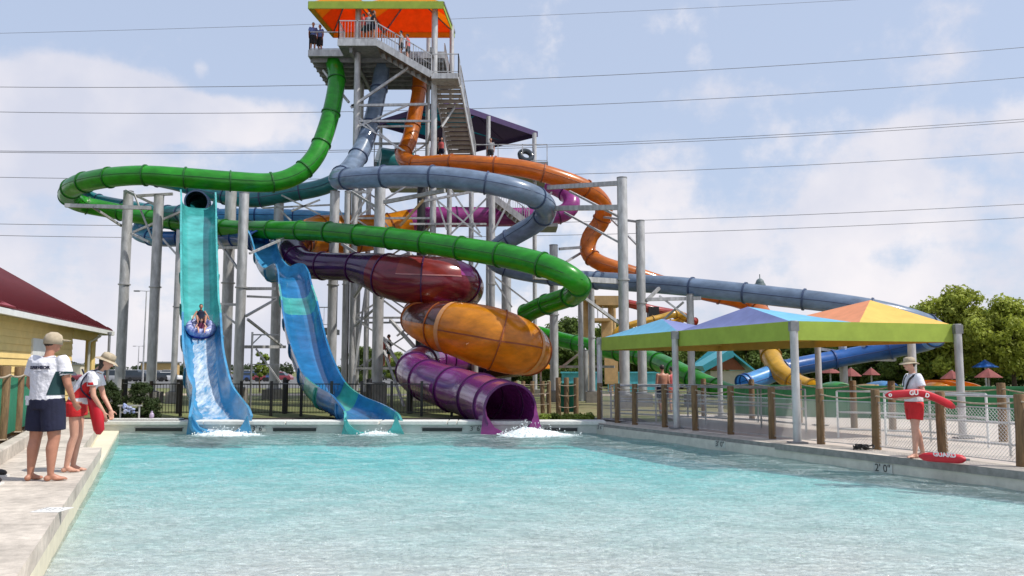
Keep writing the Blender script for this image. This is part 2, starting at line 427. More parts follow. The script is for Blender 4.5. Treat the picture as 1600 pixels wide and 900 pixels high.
def coping(name, a, b, z, inward, wd, over, mats, th=.11):
    pass
# pool floor: zero-depth beach sloping down toward the slides
prof = [(-8, -.13), (2, -.22), (6.6, WZ + .01), (8.5, WZ - .05), (14, WZ - .19), (19, WZ - .33), (25, WZ - .36)]
mb = MB(); vs = []; fs = []
NX = 14
for j, (y, z) in enumerate(prof):
    for i in range(NX + 1):
        u = i / NX; vs.append(V(LX(y) - .03 + (RX(y) - LX(y) + .06) * u, y, z))
for j in range(len(prof) - 1):
    for i in range(NX): fs.append((j * (NX + 1) + i, j * (NX + 1) + i + 1, (j + 1) * (NX + 1) + i + 1, (j + 1) * (NX + 1) + i))
mb.add(vs, fs, 0, True)
pf = mb.build('pool_floor', mat('pool_floor_plaster', (.93, .92, .88), .7, var=.03, scale=2, var2=.06)); struct(pf)
for p in pf.data.polygons:
    if p.normal.z < 0: p.flip()

# left side of the pool: inner wall, ledge and deck
EL = lambda Y: LX(Y) + .05
mb = MB()
y0, y1 = -8, 15.6
# near part: wall rises straight from the water to the deck
mb.slab([V(LX(y0), y0, -1.6), V(LX(y1), y1, -1.6), V(LX(y1), y1, DL - .02), V(LX(y0), y0, DL - .02)], .05)
y0, y1 = 15.6, 24.7
off = .62
mb.slab([V(LX(y0) - .35, y0, WZ - .0), V(LX(y1) - .5, y1, WZ - .0), V(LX(y1) - .5, y1, -.02), V(LX(y0) - .35, y0, -.02)], .05)
mb.slab([V(LX(y0), y0, -1.6), V(LX(y1), y1, -1.6), V(LX(y1), y1, WZ + .05), V(LX(y0), y0, WZ + .05)], .04)
mb.slab([V(LX(y0) - .4, y0, WZ + .05), V(LX(y0) + .02, y0, WZ + .05), V(LX(y1) + .02, y1, WZ + .05), V(LX(y1) - .55, y1, WZ + .05)], .04)
mb.beam(V(LX(15.6) - .4, 15.58, (WZ - 1) / 2), V(LX(15.6) + .0, 15.58, (WZ - 1) / 2), .05, 1.05)
struct(mb.build('pool_side_wall', M['cream']))
def deck_strip(pts, z, th=.16):
    """deck slab from a closed outline with a softly bevelled upper edge"""
    mb = MB(); mb.prism([(p[0], p[1]) for p in pts], z - th, z); return mb
# deck slabs cast in bays with open joints
CUR = lambda Y: -7.45 - (Y - 12.2) * .445     # kerb line on the left
mb = MB()
ys = [-6, -3, 0, 2.6, 5.2, 7.8, 10.4, 13.0, 15.58]
for a, b in zip(ys[:-1], ys[1:]):
    mb.prism([(CUR(a) - .0, a), (LX(a) + .045, a), (LX(b - .012) + .045, b - .012), (CUR(b - .012), b - .012)], DL - .17, DL)
ys = [15.60, 18.4, 21.4, 24.7]
for a, b in zip(ys[:-1], ys[1:]):
    e = lambda Y: LX(Y) - .31 - (Y - 15.6) * .017
    mb.prism([(CUR(a), a), (e(a), a), (e(b - .012), b - .012), (CUR(b - .012), b - .012)], -.17, 0.0 + DL * (24.7 - a) / 9)
mb.prism([(-16, 24.7), (LX(24.7) - .47, 24.7), (LX(24.7) - .47, 25.5), (-16, 25.5)], -.17, 0.002)
dk = mb.build('pool_deck', M['conc']); struct(dk)
# kerb on the left
mb = MB()
mb.prism([(CUR(4) - .22, 4), (CUR(4), 4), (CUR(24.6), 24.6), (CUR(24.6) - .22, 24.6)], -.2, .27)
k = mb.build('kerb', M['conc']); struct(k)
bv = k.modifiers.new('b', 'BEVEL'); bv.width = .02; bv.segments = 2
flat('planting_bed', [([(CUR(2) - 4, 2), (CUR(2) - .22, 2), (CUR(25) - .22, 25), (CUR(25) - 6, 25)], .06)], M['mulch'])

# back wall and its deck
mb = MB()
mb.box(((LX(BY) + RX(BY)) / 2, BY + .06, -.85), (RX(BY) - LX(BY) + 1.2, .12, 1.55))
struct(mb.build('pool_back_wall', M['wall']))
mb = MB()
for a, b in ((-12.0, -9.0), (-6.6, -3.9), (-3.85, -1.9), (-1.6, 2.75), (-9.0, -6.62), (-1.88, -1.62)):
    mb.box(((a + b) / 2, BY + .36, -.055), (b - a - .012, .82, .11))
bd = mb.build('back_deck', mat('pale_coping', (.66, .66, .62), .7, var=.06, scale=8)); struct(bd)
bv = bd.modifiers.new('b', 'BEVEL'); bv.width = .015; bv.segments = 2

# right side: inner wall, dark lip, deck bays
mb = MB()
mb.slab([V(RX(-8), -8, -1.7), V(RX(24.9), 24.9, -1.7), V(RX(24.9), 24.9, DR - .1), V(RX(-8), -8, DR - .1)], .05)
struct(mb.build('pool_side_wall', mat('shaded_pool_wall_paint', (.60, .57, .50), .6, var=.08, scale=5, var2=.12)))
mb = MB(); ys = [-8, -4, -1, 2, 5, 8, 11.2, 14.4, 17.7]
for a, b in zip(ys[:-1], ys[1:]):
    b2 = b - .012
    mb.prism([(RX(a) - .04, a), (RX(a) + .78, a), (RX(b2) + .78, b2), (RX(b2) - .04, b2)], DR - .13, DR)
ys = [17.7, 20.3, 22.8, 25.4]
for a, b in zip(ys[:-1], ys[1:]):
    b2 = b - .012
    mb.prism([(RX(a) + .02, a), (RX(a) + .78, a), (RX(b2) + .78, b2), (RX(b2) + .02, b2)], DR - .15, DR - .012)
dk = mb.build('pool_deck', M['conc']); struct(dk)
bv = dk.modifiers.new('b', 'BEVEL'); bv.width = .012; bv.segments = 2

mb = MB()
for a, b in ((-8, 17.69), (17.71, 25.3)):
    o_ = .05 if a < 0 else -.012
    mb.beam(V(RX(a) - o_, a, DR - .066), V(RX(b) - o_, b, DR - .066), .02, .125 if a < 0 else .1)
struct(mb.build('coping_lip', mat('shade_dark_coping', (.24, .235, .22), .7, var=.15, scale=8)))  # shade on the coping face, put in as a dark grey strip
# ---- water
wm = bpy.data.materials.new('pool_water'); wm.use_nodes = True
t = wm.node_tree
for n in list(t.nodes): t.nodes.remove(n)
def N(ty, **k):
    n = t.nodes.new(ty)
    for a, b in k.items(): setattr(n, a, b)
    return n
tcn = N('ShaderNodeTexCoord')
def wave(scale, st, det, rot, rough=.55, dist=0.0):
    mp = N('ShaderNodeMapping'); mp.inputs['Scale'].default_value = st; mp.inputs['Rotation'].default_value = (0, 0, rot)
    t.links.new(tcn.outputs['Object'], mp.inputs[0])
    nz = N('ShaderNodeTexNoise'); nz.inputs['Scale'].default_value = scale; nz.inputs['Detail'].default_value = det; nz.inputs['Roughness'].default_value = rough
    nz.inputs['Distortion'].default_value = dist
    t.links.new(mp.outputs[0], nz.inputs['Vector']); return nz.outputs['Fac']
wa = wave(1.6, (1, 1.7, 1), 3, .3); wb = wave(6.5, (1, 1.5, 1), 5, -.5, rough=.65, dist=.8)
def MM(op, a, b):
    n = N('ShaderNodeMath', operation=op)
    for i, q in enumerate((a, b)):
        if isinstance(q, (int, float)): n.inputs[i].default_value = q
        else: t.links.new(q, n.inputs[i])
    return n.outputs[0]
h = MM('ADD', MM('MULTIPLY', wa, .8), MM('MULTIPLY', wb, .75))
bp = N('ShaderNodeBump'); bp.inputs['Strength'].default_value = 1.0; bp.inputs['Distance'].default_value = .2
t.links.new(h, bp.inputs['Height'])
fr = N('ShaderNodeFresnel'); fr.inputs['IOR'].default_value = 1.33; t.links.new(bp.outputs[0], fr.inputs['Normal'])
tr = N('ShaderNodeBsdfTransparent'); tr.inputs[0].default_value = (.97, .99, .99, 1)
gl = N('ShaderNodeBsdfGlossy'); gl.inputs['Roughness'].default_value = .03; t.links.new(bp.outputs[0], gl.inputs['Normal'])
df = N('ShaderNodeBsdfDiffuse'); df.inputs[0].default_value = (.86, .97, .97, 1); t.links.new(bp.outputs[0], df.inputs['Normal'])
# diffuse milkiness of stirred-in bubbles; its noisy web paints in caustic light
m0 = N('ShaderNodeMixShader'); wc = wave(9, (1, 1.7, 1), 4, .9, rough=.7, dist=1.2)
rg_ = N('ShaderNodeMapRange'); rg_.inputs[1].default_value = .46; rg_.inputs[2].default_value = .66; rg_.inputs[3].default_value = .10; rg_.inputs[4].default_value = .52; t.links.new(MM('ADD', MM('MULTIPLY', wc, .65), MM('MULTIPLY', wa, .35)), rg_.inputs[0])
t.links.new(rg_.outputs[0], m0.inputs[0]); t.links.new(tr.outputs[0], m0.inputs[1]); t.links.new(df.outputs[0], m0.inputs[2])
frs = MM('MULTIPLY', fr.outputs[0], .75)
m1 = N('ShaderNodeMixShader'); t.links.new(frs, m1.inputs[0]); t.links.new(m0.outputs[0], m1.inputs[1]); t.links.new(gl.outputs[0], m1.inputs[2])
out = N('ShaderNodeOutputMaterial'); t.links.new(m1.outputs[0], out.inputs[0])
va = N('ShaderNodeVolumeAbsorption'); va.inputs['Color'].default_value = (.02, .90, .94, 1); va.inputs['Density'].default_value = .48
t.links.new(va.outputs[0], out.inputs['Volume'])
mb = MB(); vs = []; 
wy = [(6.55, WZ - .06), (8.5, WZ - .10), (14, WZ - .24), (19, WZ - .38), (BY + .02, WZ - .41)]
# surface grid with gentle real swell
ny, nx = 190, 150; g = []
rng = random.Random(3)
comps = [(rng.uniform(-1, 1), rng.uniform(-1, 1), rng.uniform(0, 6.28), lam) for lam in (2.6, 1.9, 1.4, 1.05, .8, .62, .5)]
def swell(x, y):
    s = 0
    for dx, dy, ph, lam in comps:
        l = math.hypot(dx, dy); s += math.sin((dx * x + dy * y) / l * 6.283 / lam + ph) * lam * .0042
    return s
for j in range(ny + 1):
    y = 6.55 + (BY + .02 - 6.55) * (j / ny)
    for i in range(nx + 1):
        u = i / nx; x = LX(y) - .01 + (RX(y) - LX(y) + .02) * u
        g.append(V(x, y, WZ + swell(x, y)))
vs = g
fs = [(j * (nx + 1) + i, j * (nx + 1) + i + 1, (j + 1) * (nx + 1) + i + 1, (j + 1) * (nx + 1) + i) for j in range(ny) for i in range(nx)]
mb.add(vs, fs, 0, True)
# closed underside so the absorption has a body
lo = []
for y, z in wy: lo += [V(LX(y) - .01, y, z), V(RX(y) + .01, y, z)]
b0 = len(mb.v); mb.v += lo
for k in range(len(wy) - 1): mb.f.append((b0 + 2 * k, b0 + 2 * k + 2, b0 + 2 * k + 3, b0 + 2 * k + 1)); mb.m.append(0); mb.smooth.append(False)
left = [j * (nx + 1) for j in range(ny + 1)]; right = [j * (nx + 1) + nx for j in range(ny + 1)]
nl = len(wy)
mb.f.append(tuple(left + [b0 + 2 * k for k in range(nl)][::-1])); mb.m.append(0); mb.smooth.append(False)
mb.f.append(tuple(right + [b0 + 2 * k + 1 for k in range(nl)][::-1])); mb.m.append(0); mb.smooth.append(False)
mb.f.append(tuple(list(range(nx + 1)) + [b0 + 1, b0])); mb.m.append(0); mb.smooth.append(False)
mb.f.append(tuple([ny * (nx + 1) + i for i in range(nx + 1)] + [b0 + 2 * nl - 1, b0 + 2 * nl - 2])); mb.m.append(0); mb.smooth.append(False)
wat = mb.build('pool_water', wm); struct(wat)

# intake slots, drain grate and depth markings on the pool walls
def slot(px0, px1, label):
    a = Wp(px0, 671, BY); b = Wp(px1, 671, BY)
    mb = MB(); mb.box(((a.x + b.x) / 2, BY - .012, -.245), (b.x - a.x, .03, .10)); 
    mb.box(((a.x + b.x) / 2, BY - .02, -.19), (b.x - a.x + .06, .05, .015), mi=1)
    one(mb, 'overflow_slot', [M['black'], M['steeld']], label, 'overflow slot', 'overflow slots in the back pool wall')
slot(212, 285, 'black overflow slot left of the first open chute')
slot(427, 494, 'black overflow slot between the two open blue chutes')
slot(660, 722, 'black overflow slot left of the purple tube mouth')
slot(850, 902, 'black overflow slot right of the purple tube mouth')
mb = MB(); x0 = Wp(175, 655, 25).x; x1 = Wp(283, 655, 25).x
mb.box(((x0 + x1) / 2, 25.05, .012), (x1 - x0, .4, .02), mi=1)
nb = 46
for i in range(nb):
    x = x0 + (x1 - x0) * (i + .5) / nb; mb.box((x, 25.05, .035), ((x1 - x0) / nb * .5, .4, .03))
one(mb, 'drain_grate', [M['white'], M['black']], 'long slotted drain grate on the deck behind the first slide', 'drain grate')
def depth_sign(txt, o, xd, name, label, size, w_, h_):
    xd = Vector(xd).normalized(); n = xd.cross(V(0, 0, 1))
    mb = MB(); c = Vector(o)
    mb.slab([c - xd * w_ / 2 - V(0, 0, h_ / 2), c + xd * w_ / 2 - V(0, 0, h_ / 2), c + xd * w_ / 2 + V(0, 0, h_ / 2), c - xd * w_ / 2 + V(0, 0, h_ / 2)], .012)
    b = mb.build('tile', M['tile'])
    e = thing('depth_marking', label, 'depth marking', c, 'depth markings round the pool')
    for v in b.data.vertices: v.co -= c
    b.parent = e
    mb = MB(); text_into(mb, txt, size, c + n * .010 - V(0, 0, 0), xd, V(0, 0, 1), .002, .0)
    mb.build('numerals', M['black'], e)
rd = (V(RX(10), 10, 0) - V(RX(20), 20, 0)).normalized()
def onright(px, py):
    # intersect pixel ray with the right wall plane
    a = Wp(px, py, 1) - V(0, 0, CAMZ); best = None
    for k in range(600):
        Y = 8 + k * .03; p = V(0, 0, CAMZ) + a * Y
        if p.x <= RX(p.y) : best = p
        else: break
    return best if best else p
p = None
for k in range(1200):
    Y = 8 + k * .02; q = Wp(1383, 732, Y)
    if q.x - RX(Y) > 0: p = q; break
depth_sign("2' 0\"", p - V(.04, 0, 0) + V(0, -.0, 0), rd, 'm', "depth marking reading 2' 0\" below the lifeguard on the right", .19, .42, .17)
for k in range(1200):
    Y = 8 + k * .02; q = Wp(1128, 694, Y)
    if q.x - RX(Y) > 0: p = q; break
depth_sign("3' 0\"", p - V(.04, 0, 0), rd, 'm', "depth marking on the right pool wall below the shade canopy", .17, .38, .16)
for k in range(1200):
    Y = 8 + k * .02; q = Wp(940, 668, Y)
    if q.x - RX(Y) > 0: p = q; break
depth_sign("3' 6\"", p - V(.04, 0, 0), rd, 'm', "depth marking on the right pool wall at the far corner", .16, .36, .16)
depth_sign("3' 6\"", V(Wp(404, 672, BY).x, BY - .02, -.22), (1, 0, 0), 'm', "depth marking 3' 6\" beside the first open chute", .20, .42, .17)
depth_sign("3' 6\"", V(Wp(744, 671, BY).x, BY - .02, -.22), (1, 0, 0), 'm', "depth marking 3' 6\" left of the purple tube mouth", .20, .42, .17)
# painted sign on the left deck
mb = MB(); c = Gp(80, 797, DL); u = V(1, -.02, 0).normalized(); q = V(.03, 1, 0).normalized()
e = thing('deck_sign', 'worn white notice painted on the left pool deck', 'painted sign', (c.x, c.y, DL))
mb.slab([V(c.x, c.y, DL + .003) - u * .13 - q * .15, V(c.x, c.y, DL + .003) + u * .15 - q * .15, V(c.x, c.y, DL + .003) + u * .15 + q * .15, V(c.x, c.y, DL + .003) - u * .13 + q * .15], .004)
mb.build('sign_panel', M['white'], e)
mb = MB()
M['worn'] = mat('worn_grey_print', (.35, .35, .34), .8)
rng = random.Random(5)
for rr in range(5):
    x = -.12
    while x < .11:
        wd = rng.uniform(.012, .035)
        if rng.random() < .75 and x + wd < .13: mb = MB(); mb.box(V(c.x, c.y, DL + .0065) + u * (x + wd / 2) + q * (.11 - rr * .05), (wd, .014, .002)); mb.build('worn_print', M['worn'], e)
        x += wd + .03
# ================================================================== WATER SLIDES
M['redbrown'] = gel('red_brown_fibreglass', (0.36, 0.05, 0.045), .3, rough=.22)
M['pinkline'] = mat('pale_pink_joint', (.42, .16, .16), .5)
M['paleorange'] = mat('pale_orange_joint', (.62, .28, .10), .5)
def ring_mesh(mb, p, t, sd, nn, r, wdt, thick, n=26, mi=0):
    vs = []
    for a, rr in ((-wdt / 2, r - .012), (-wdt / 2, r + thick), (wdt / 2, r + thick), (wdt / 2, r - .012)):
        for i in range(n):
            q = 2 * PI * i / n; vs.append(p + t * a + sd * math.cos(q) * rr + nn * math.sin(q) * rr)
    fs = []
    for k in range(4):
        k2 = (k + 1) % 4
        for i in range(n): fs.append((k * n + i, k * n + (i + 1) % n, k2 * n + (i + 1) % n, k2 * n + i))
    mb.add(vs, fs, mi, False)
def tube_slide(root, pts, flange_gap=2.0, n=26, ringw=.07, ringt=.055, seam=True, step=.22, smooth_iter=0, skipflange=()):
    """pts: (px, py, Y, width_px, material key, flange material key) ; every run of one material is one part"""
    ctrl = []
    for q in pts:
        c = Wp(q[0], q[1], q[2]); depth = (c - V(0, 0, CAMZ)).dot(V(0, math.cos(PITCH), math.sin(PITCH)))
        ctrl.append((c.x, c.y, c.z, q[3] / 2 * depth / F))
    sm, seg = catmull(ctrl, step)
    P = [V(*s[:3]) for s in sm]; rad = [max(.05, s[3]) for s in sm]
    fr = frames(P)
    keys = [pts[min(i, len(pts) - 1)][4] for i in seg]; fk = [pts[min(i, len(pts) - 1)][5] for i in seg]
    # tube sections
    i = 0; N_ = len(P)
    while i < N_ - 1:
        j = i
        while j < N_ - 1 and keys[j] == keys[i]: j += 1
        mb = MB(); vs = []
        for k in range(i, j + 1):
            p, t_, sd, nn = fr[k]
            for a in range(n):
                q = 2 * PI * a / n; vs.append(p + (sd * math.cos(q) + nn * math.sin(q)) * rad[k])
        m_ = j - i + 1
        mb.add(vs, [(b * n + a, b * n + (a + 1) % n, (b + 1) * n + (a + 1) % n, (b + 1) * n + a) for b in range(m_ - 1) for a in range(n)], 0, True)
        mb.build('tube_section', M[keys[i]], root)
        if seam:
            mb = MB()
            for s_ in (1, -1):
                line = []
                for k in range(i, j + 1):
                    p, t_, sd, nn = fr[k]
                    h = t_.cross(V(0, 0, 1))
                    if h.length < .2: h = sd
                    h.normalize(); line.append(p + h * s_ * rad[k] * 1.005)
                if len(line) > 2: mb.path(line[::2] if (len(line) - 1) % 2 == 0 else line[::2] + [line[-1]], .018, 4)
            mb.build('seam', M[fk[i]], root)
        i = j
    # flanges
    d = 0; last = -flange_gap * .35
    cnt = 0
    for k in range(N_):
        if k: d += (P[k] - P[k - 1]).length
        if d - last >= flange_gap or k == N_ - 1:
            last = d; p, t_, sd, nn = fr[k]
            mb = MB(); ring_mesh(mb, p, t_, sd, nn, rad[k], ringw, ringt, n)
            mb.build('flange', M[fk[k]], root); cnt += 1
    return P, rad, fr

# --- green slide
g = 'green'; gd = 'greend'
gr = thing('tube_slide', 'long translucent green tube slide looping out left and crossing the front', 'water slide', (Wp(525, 600, 44).x, 44, -.1))
tube_slide(gr, [(522, 98, 45.6, 26, g, gd), (526, 125, 45, 26, g, gd), (520, 165, 44.6, 27, g, gd), (508, 208, 44.2, 28, g, gd), (492, 245, 43.6, 29, g, gd), (465, 272, 43, 30, g, gd), (425, 285, 42.4, 30, g, gd),
                (360, 283, 41.6, 31, g, gd), (290, 278, 41, 32, g, gd), (220, 274, 40.8, 31, g, gd), (160, 279, 41.4, 31, g, gd), (119, 290, 43, 31, g, gd), (107, 305, 45.2, 29, g, gd), (125, 318, 47, 27, g, gd), (175, 329, 47.6, 25, g, gd), (235, 341, 47, 25, g, gd),
                (300, 351, 45.6, 25, g, gd), (360, 357, 44, 26, g, gd), (420, 359, 42, 28, g, gd), (490, 361, 40.2, 30, g, gd), (560, 367, 38.4, 32, g, gd), (640, 376, 36.6, 34, g, gd), (720, 388, 35, 36, g, gd), (800, 402, 33.6, 38, g, gd), (860, 418, 32.6, 38, g, gd),
                (898, 438, 32.4, 36, g, gd), (905, 453, 33.4, 34, g, gd), (888, 464, 35, 32, g, gd), (850, 477, 36.6, 30, g, gd), (822, 490, 37.8, 28, g, gd)], 1.9)
# --- grey blue slide (ends deep blue under the canopy)
g = 'grey'; gd = 'greyd'
gr = thing('tube_slide', 'translucent grey blue tube slide with dark rings running far right to the trees', 'water slide', (Wp(595, 600, 44).x, 44.6, -.1))
tube_slide(gr, [(598, 100, 46.4, 24, g, gd), (592, 140, 46, 25, g, gd), (582, 185, 45.4, 26, g, gd), (568, 228, 44.4, 28, g, gd), (548, 262, 43, 30, g, gd), (529, 280, 41, 31, g, gd), (560, 278, 39, 33, g, gd), (620, 275, 38, 33, g, gd), (690, 277, 37.2, 34, g, gd), (760, 286, 36.8, 34, g, gd),
                (815, 299, 37, 35, g, gd), (845, 314, 38, 34, g, gd), (853, 330, 39.4, 33, g, gd), (838, 348, 40.6, 31, g, gd), (808, 366, 41.4, 30, g, gd), (780, 384, 42, 28, g, gd), (768, 402, 42.6, 27, g, gd), (790, 419, 43, 26, g, gd), (850, 431, 42.4, 26, g, gd), (920, 437, 41, 27, g, gd), (990, 442, 39.6, 28, g, gd),
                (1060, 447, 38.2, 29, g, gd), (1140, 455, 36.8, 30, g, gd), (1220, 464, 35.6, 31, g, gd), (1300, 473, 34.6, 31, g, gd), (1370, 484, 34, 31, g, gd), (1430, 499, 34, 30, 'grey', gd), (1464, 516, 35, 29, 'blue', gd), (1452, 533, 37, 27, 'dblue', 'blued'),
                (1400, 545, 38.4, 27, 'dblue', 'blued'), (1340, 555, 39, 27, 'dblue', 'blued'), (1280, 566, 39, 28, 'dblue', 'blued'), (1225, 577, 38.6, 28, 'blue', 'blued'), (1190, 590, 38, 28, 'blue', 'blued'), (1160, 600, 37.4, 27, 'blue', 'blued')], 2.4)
# --- orange slide turning yellow at its foot
g = 'orange'; gd = 'oranged'
gr = thing('tube_slide', 'orange tube slide curling behind the tower and ending as a yellow tube', 'water slide', (Wp(655, 600, 46).x, 46.4, -.1))
tube_slide(gr, [(657, 100, 47.6, 22, g, gd), (655, 140, 47.4, 22, g, gd), (648, 180, 47, 23, g, gd), (640, 218, 46.4, 24, g, gd), (630, 244, 45, 25, g, gd), (650, 256, 43.6, 25, g, gd), (700, 254, 42.4, 25, g, gd), (760, 257, 41.8, 26, g, gd), (820, 264, 41.6, 27, g, gd), (875, 279, 41.8, 28, g, gd), (920, 298, 42.4, 28, g, gd),
                (943, 322, 43.4, 27, g, gd), (938, 348, 44, 27, g, gd), (922, 370, 44, 26, g, gd), (919, 394, 44, 25, g, gd), (938, 411, 43.6, 25, g, gd), (985, 426, 43.4, 24, g, gd), (1040, 443, 43.6, 22, g, gd), (1100, 459, 44, 21, g, gd), (1150, 469, 44, 23, g, gd), (1180, 480, 43.4, 26, g, gd), (1196, 500, 42, 28, 'orange', gd),
                (1198, 525, 40.6, 29, 'yellow', 'yellowd'), (1203, 552, 39.2, 30, 'yellow', 'yellowd'), (1216, 578, 38, 30, 'yellow', 'yellowd'), (1240, 596, 37, 29, 'yellow', 'yellowd'), (1268, 607, 36, 28, 'yellow', 'yellowd')], 2.3)
# --- teal tube feeding the first open chute
g = 'teal'; gd = 'greyd'
gr = thing('tube_slide', 'dark teal tube slide looping behind the green one on the left', 'water slide', (Wp(510, 600, 47).x, 47, -.1))
tube_slide(gr, [(560, 262, 48, 26, g, gd), (510, 290, 47.6, 26, g, gd), (450, 303, 47.4, 26, g, gd), (390, 312, 47.4, 25, g, gd), (330, 302, 48, 24, g, gd), (270, 285, 48.6, 24, g, gd), (205, 274, 48.8, 24, g, gd), (150, 279, 49, 24, g, gd), (122, 296, 49.6, 24, g, gd), (150, 314, 50, 23, g, gd), (205, 325, 49, 23, g, gd),
                (255, 333, 47, 24, g, gd), (295, 332, 44, 26, 'dteal', gd), (313, 322, 40.6, 30, 'dteal', gd), (307, 315, 37.4, 33, 'dteal', gd)], 2.2)
# --- light blue tube feeding the second open chute
g = 'blue'; gd = 'blued'
gr = thing('tube_slide', 'light blue tube slide passing behind the lower green run', 'water slide', (Wp(450, 600, 49).x, 49, -.1))
tube_slide(gr, [(560, 345, 50, 22, 'sky', gd), (500, 340, 50, 22, 'sky', gd), (440, 338, 49.8, 23, 'sky', gd), (370, 337, 49.6, 23, 'sky', gd), (300, 340, 49.6, 22, 'sky', gd), (240, 350, 49.4, 22, 'sky', gd), (216, 363, 48.4, 23, 'sky', gd), (250, 373, 47, 24, 'dblue', gd), (320, 372, 45.6, 25, 'dblue', gd), (370, 372, 44, 28, 'dblue', gd), (404, 377, 42, 32, 'dblue', gd)], 2.2)
# --- raft slide: magenta, orange loop, violet, maroon bowl, amber bowl, purple outlet
gr = thing('tube_slide', 'wide raft slide with magenta tube, maroon and amber bowls and a purple mouth', 'water slide', (Wp(740, 640, 36).x, 36, -.1))
rp_, rr_, rf_ = tube_slide(gr, [(858, 290, 50, 22, 'magenta', 'purpled'), (884, 303, 49.2, 25, 'magenta', 'purpled'), (893, 320, 48.6, 27, 'magenta', 'purpled'), (872, 336, 48.4, 28, 'magenta', 'purpled'), (810, 339, 48.4, 29, 'magenta', 'purpled'), (740, 339, 48, 31, 'magenta', 'purpled'), (670, 340, 47.4, 33, 'magenta', 'purpled'), (640, 346, 47, 38, 'amber', 'oranged'),
          (600, 360, 46.6, 52, 'amber', 'oranged'), (550, 366, 45.8, 60, 'amber', 'oranged'), (500, 367, 44.8, 60, 'amber', 'oranged'), (470, 376, 43.6, 50, 'brown', 'oranged'), (457, 394, 42.2, 44, 'dpurple', 'purpled'), (475, 412, 41, 43, 'dpurple', 'purpled'), (515, 416, 40, 43, 'dpurple', 'purpled'), (555, 418, 39.2, 46, 'dpurple', 'purpled'), (590, 426, 38.4, 62, 'maroon', 'purpled'),
          (625, 435, 37.8, 74, 'maroon', 'purpled'), (670, 438, 37.6, 76, 'maroon', 'purpled'), (708, 440, 38, 70, 'maroon', 'purpled'), (728, 452, 39.6, 56, 'maroon', 'purpled'), (715, 472, 41.4, 38, 'brown', 'oranged'), (680, 482, 41, 36, 'amber', 'oranged'), (650, 491, 39, 42, 'amber', 'oranged')], 1.9, n=30, ringw=.06, ringt=.05, seam=False)
# amber bowl (fat barrel), built as the next run
tube_slide(gr, [(650, 491, 39, 42, 'amber', 'oranged'), (655, 501, 36.8, 54, 'amber', 'oranged'), (682, 508, 35.2, 72, 'amber', 'oranged'), (718, 515, 34.2, 86, 'amber', 'oranged'), (757, 525, 33.8, 96, 'amber', 'oranged'), (795, 537, 34, 94, 'amber', 'oranged'), (820, 546, 35.4, 80, 'amber', 'oranged'), (826, 553, 37.6, 64, 'brown', 'oranged'), (815, 560, 39.4, 54, 'brown', 'purpled'), (765, 568, 40, 48, 'dpurple', 'purpled'), (715, 565, 39.2, 46, 'purple', 'purpled'), (676, 562, 37, 48, 'purple', 'purpled')], 2.6, n=34, seam=False, ringw=.05, ringt=.05)
mp_, mr_, mf_ = tube_slide(gr, [(676, 562, 37, 48, 'purple', 'purpled'), (652, 570, 35, 54, 'purple', 'purpled'), (650, 583, 33, 60, 'purple', 'purpled'), (672, 596, 31.2, 64, 'purple', 'purpled'), (705, 607, 29.6, 68, 'purple', 'purpled'), (745, 620, 27.8, 74, 'purple', 'purpled'), (797, 641, 24.25, 82, 'purple', 'purpled')], 2.1, n=34, seam=False, ringw=.06, ringt=.05)
# brown upper panels and joint lines bolted onto the two bowls
def bowl_band(pts, f0, f1, a0, a1, key, grow=1.006, step=.2, n=40):
    ctrl = []
    for q in pts:
        c = Wp(q[0], q[1], q[2]); depth = (c - V(0, 0, CAMZ)).dot(V(0, math.cos(PITCH), math.sin(PITCH))); ctrl.append((c.x, c.y, c.z, q[3] / 2 * depth / F))
    sm, seg = catmull(ctrl, step); P = [V(*s[:3]) for s in sm]; fr = frames(P)
    i0 = int(f0 * (len(P) - 1)); i1 = int(f1 * (len(P) - 1)); vs = []; k = 14
    for i in range(i0, i1 + 1):
        p, t_, _, _ = fr[i]
        side = t_.cross(V(0, 0, 1)).normalized(); up = side.cross(t_).normalized()     # side points to the viewer when the run goes right
        for a in range(k + 1):
            q = R(a0 + (a1 - a0) * a / k); vs.append(p + (side * math.cos(q) + up * math.sin(q)) * sm[i][3] * grow)
    m_ = i1 - i0 + 1
    mb = MB(); mb.add(vs, [(b * (k + 1) + a, b * (k + 1) + a + 1, (b + 1) * (k + 1) + a + 1, (b + 1) * (k + 1) + a) for b in range(m_ - 1) for a in range(k)], 0, True)
    return mb
AB = [(650, 491, 39, 42), (655, 501, 36.8, 54), (682, 508, 35.2, 72), (718, 515, 34.2, 86), (757, 525, 33.8, 96), (795, 537, 34, 94), (820, 546, 35.4, 80), (826, 553, 37.6, 64)]
MBW = [(590, 426, 38.4, 62), (625, 435, 37.8, 74), (670, 438, 37.6, 76), (708, 440, 38, 70), (728, 452, 39.6, 56)]
bowl_band(MBW, .30, .64, 8, 80, 'x').build('bowl_panel', M['redbrown'], gr)
bowl_band(MBW, .65, .93, 10, 80, 'x').build('bowl_panel', M['magenta'], gr)
bowl_band(MBW, .30, .64, 5, 8, 'x', 1.014).build('panel_joint', M['pinkline'], gr)
bowl_band(MBW, .30, .315, -70, 85, 'x', 1.02).build('panel_joint', M['pinkline'], gr)
bowl_band(MBW, .64, .655, -70, 85, 'x', 1.02).build('panel_joint', M['pinkline'], gr)
for f_ in (.47, .735): bowl_band(AB, f_, f_ + .015, -75, 85, 'x', 1.02).build('panel_joint', M['paleorange'], gr)
bowl_band(AB, .20, .47, 4, 84, 'brown').build('bowl_panel', M['brown'], gr)
bowl_band(AB, .75, .97, 12, 85, 'brown').build('bowl_panel', M['brown'], gr)
bowl_band(AB, .47, .74, -6, -3, 'oranged', 1.012).build('panel_joint', M['oranged'], gr)
raftslide = gr
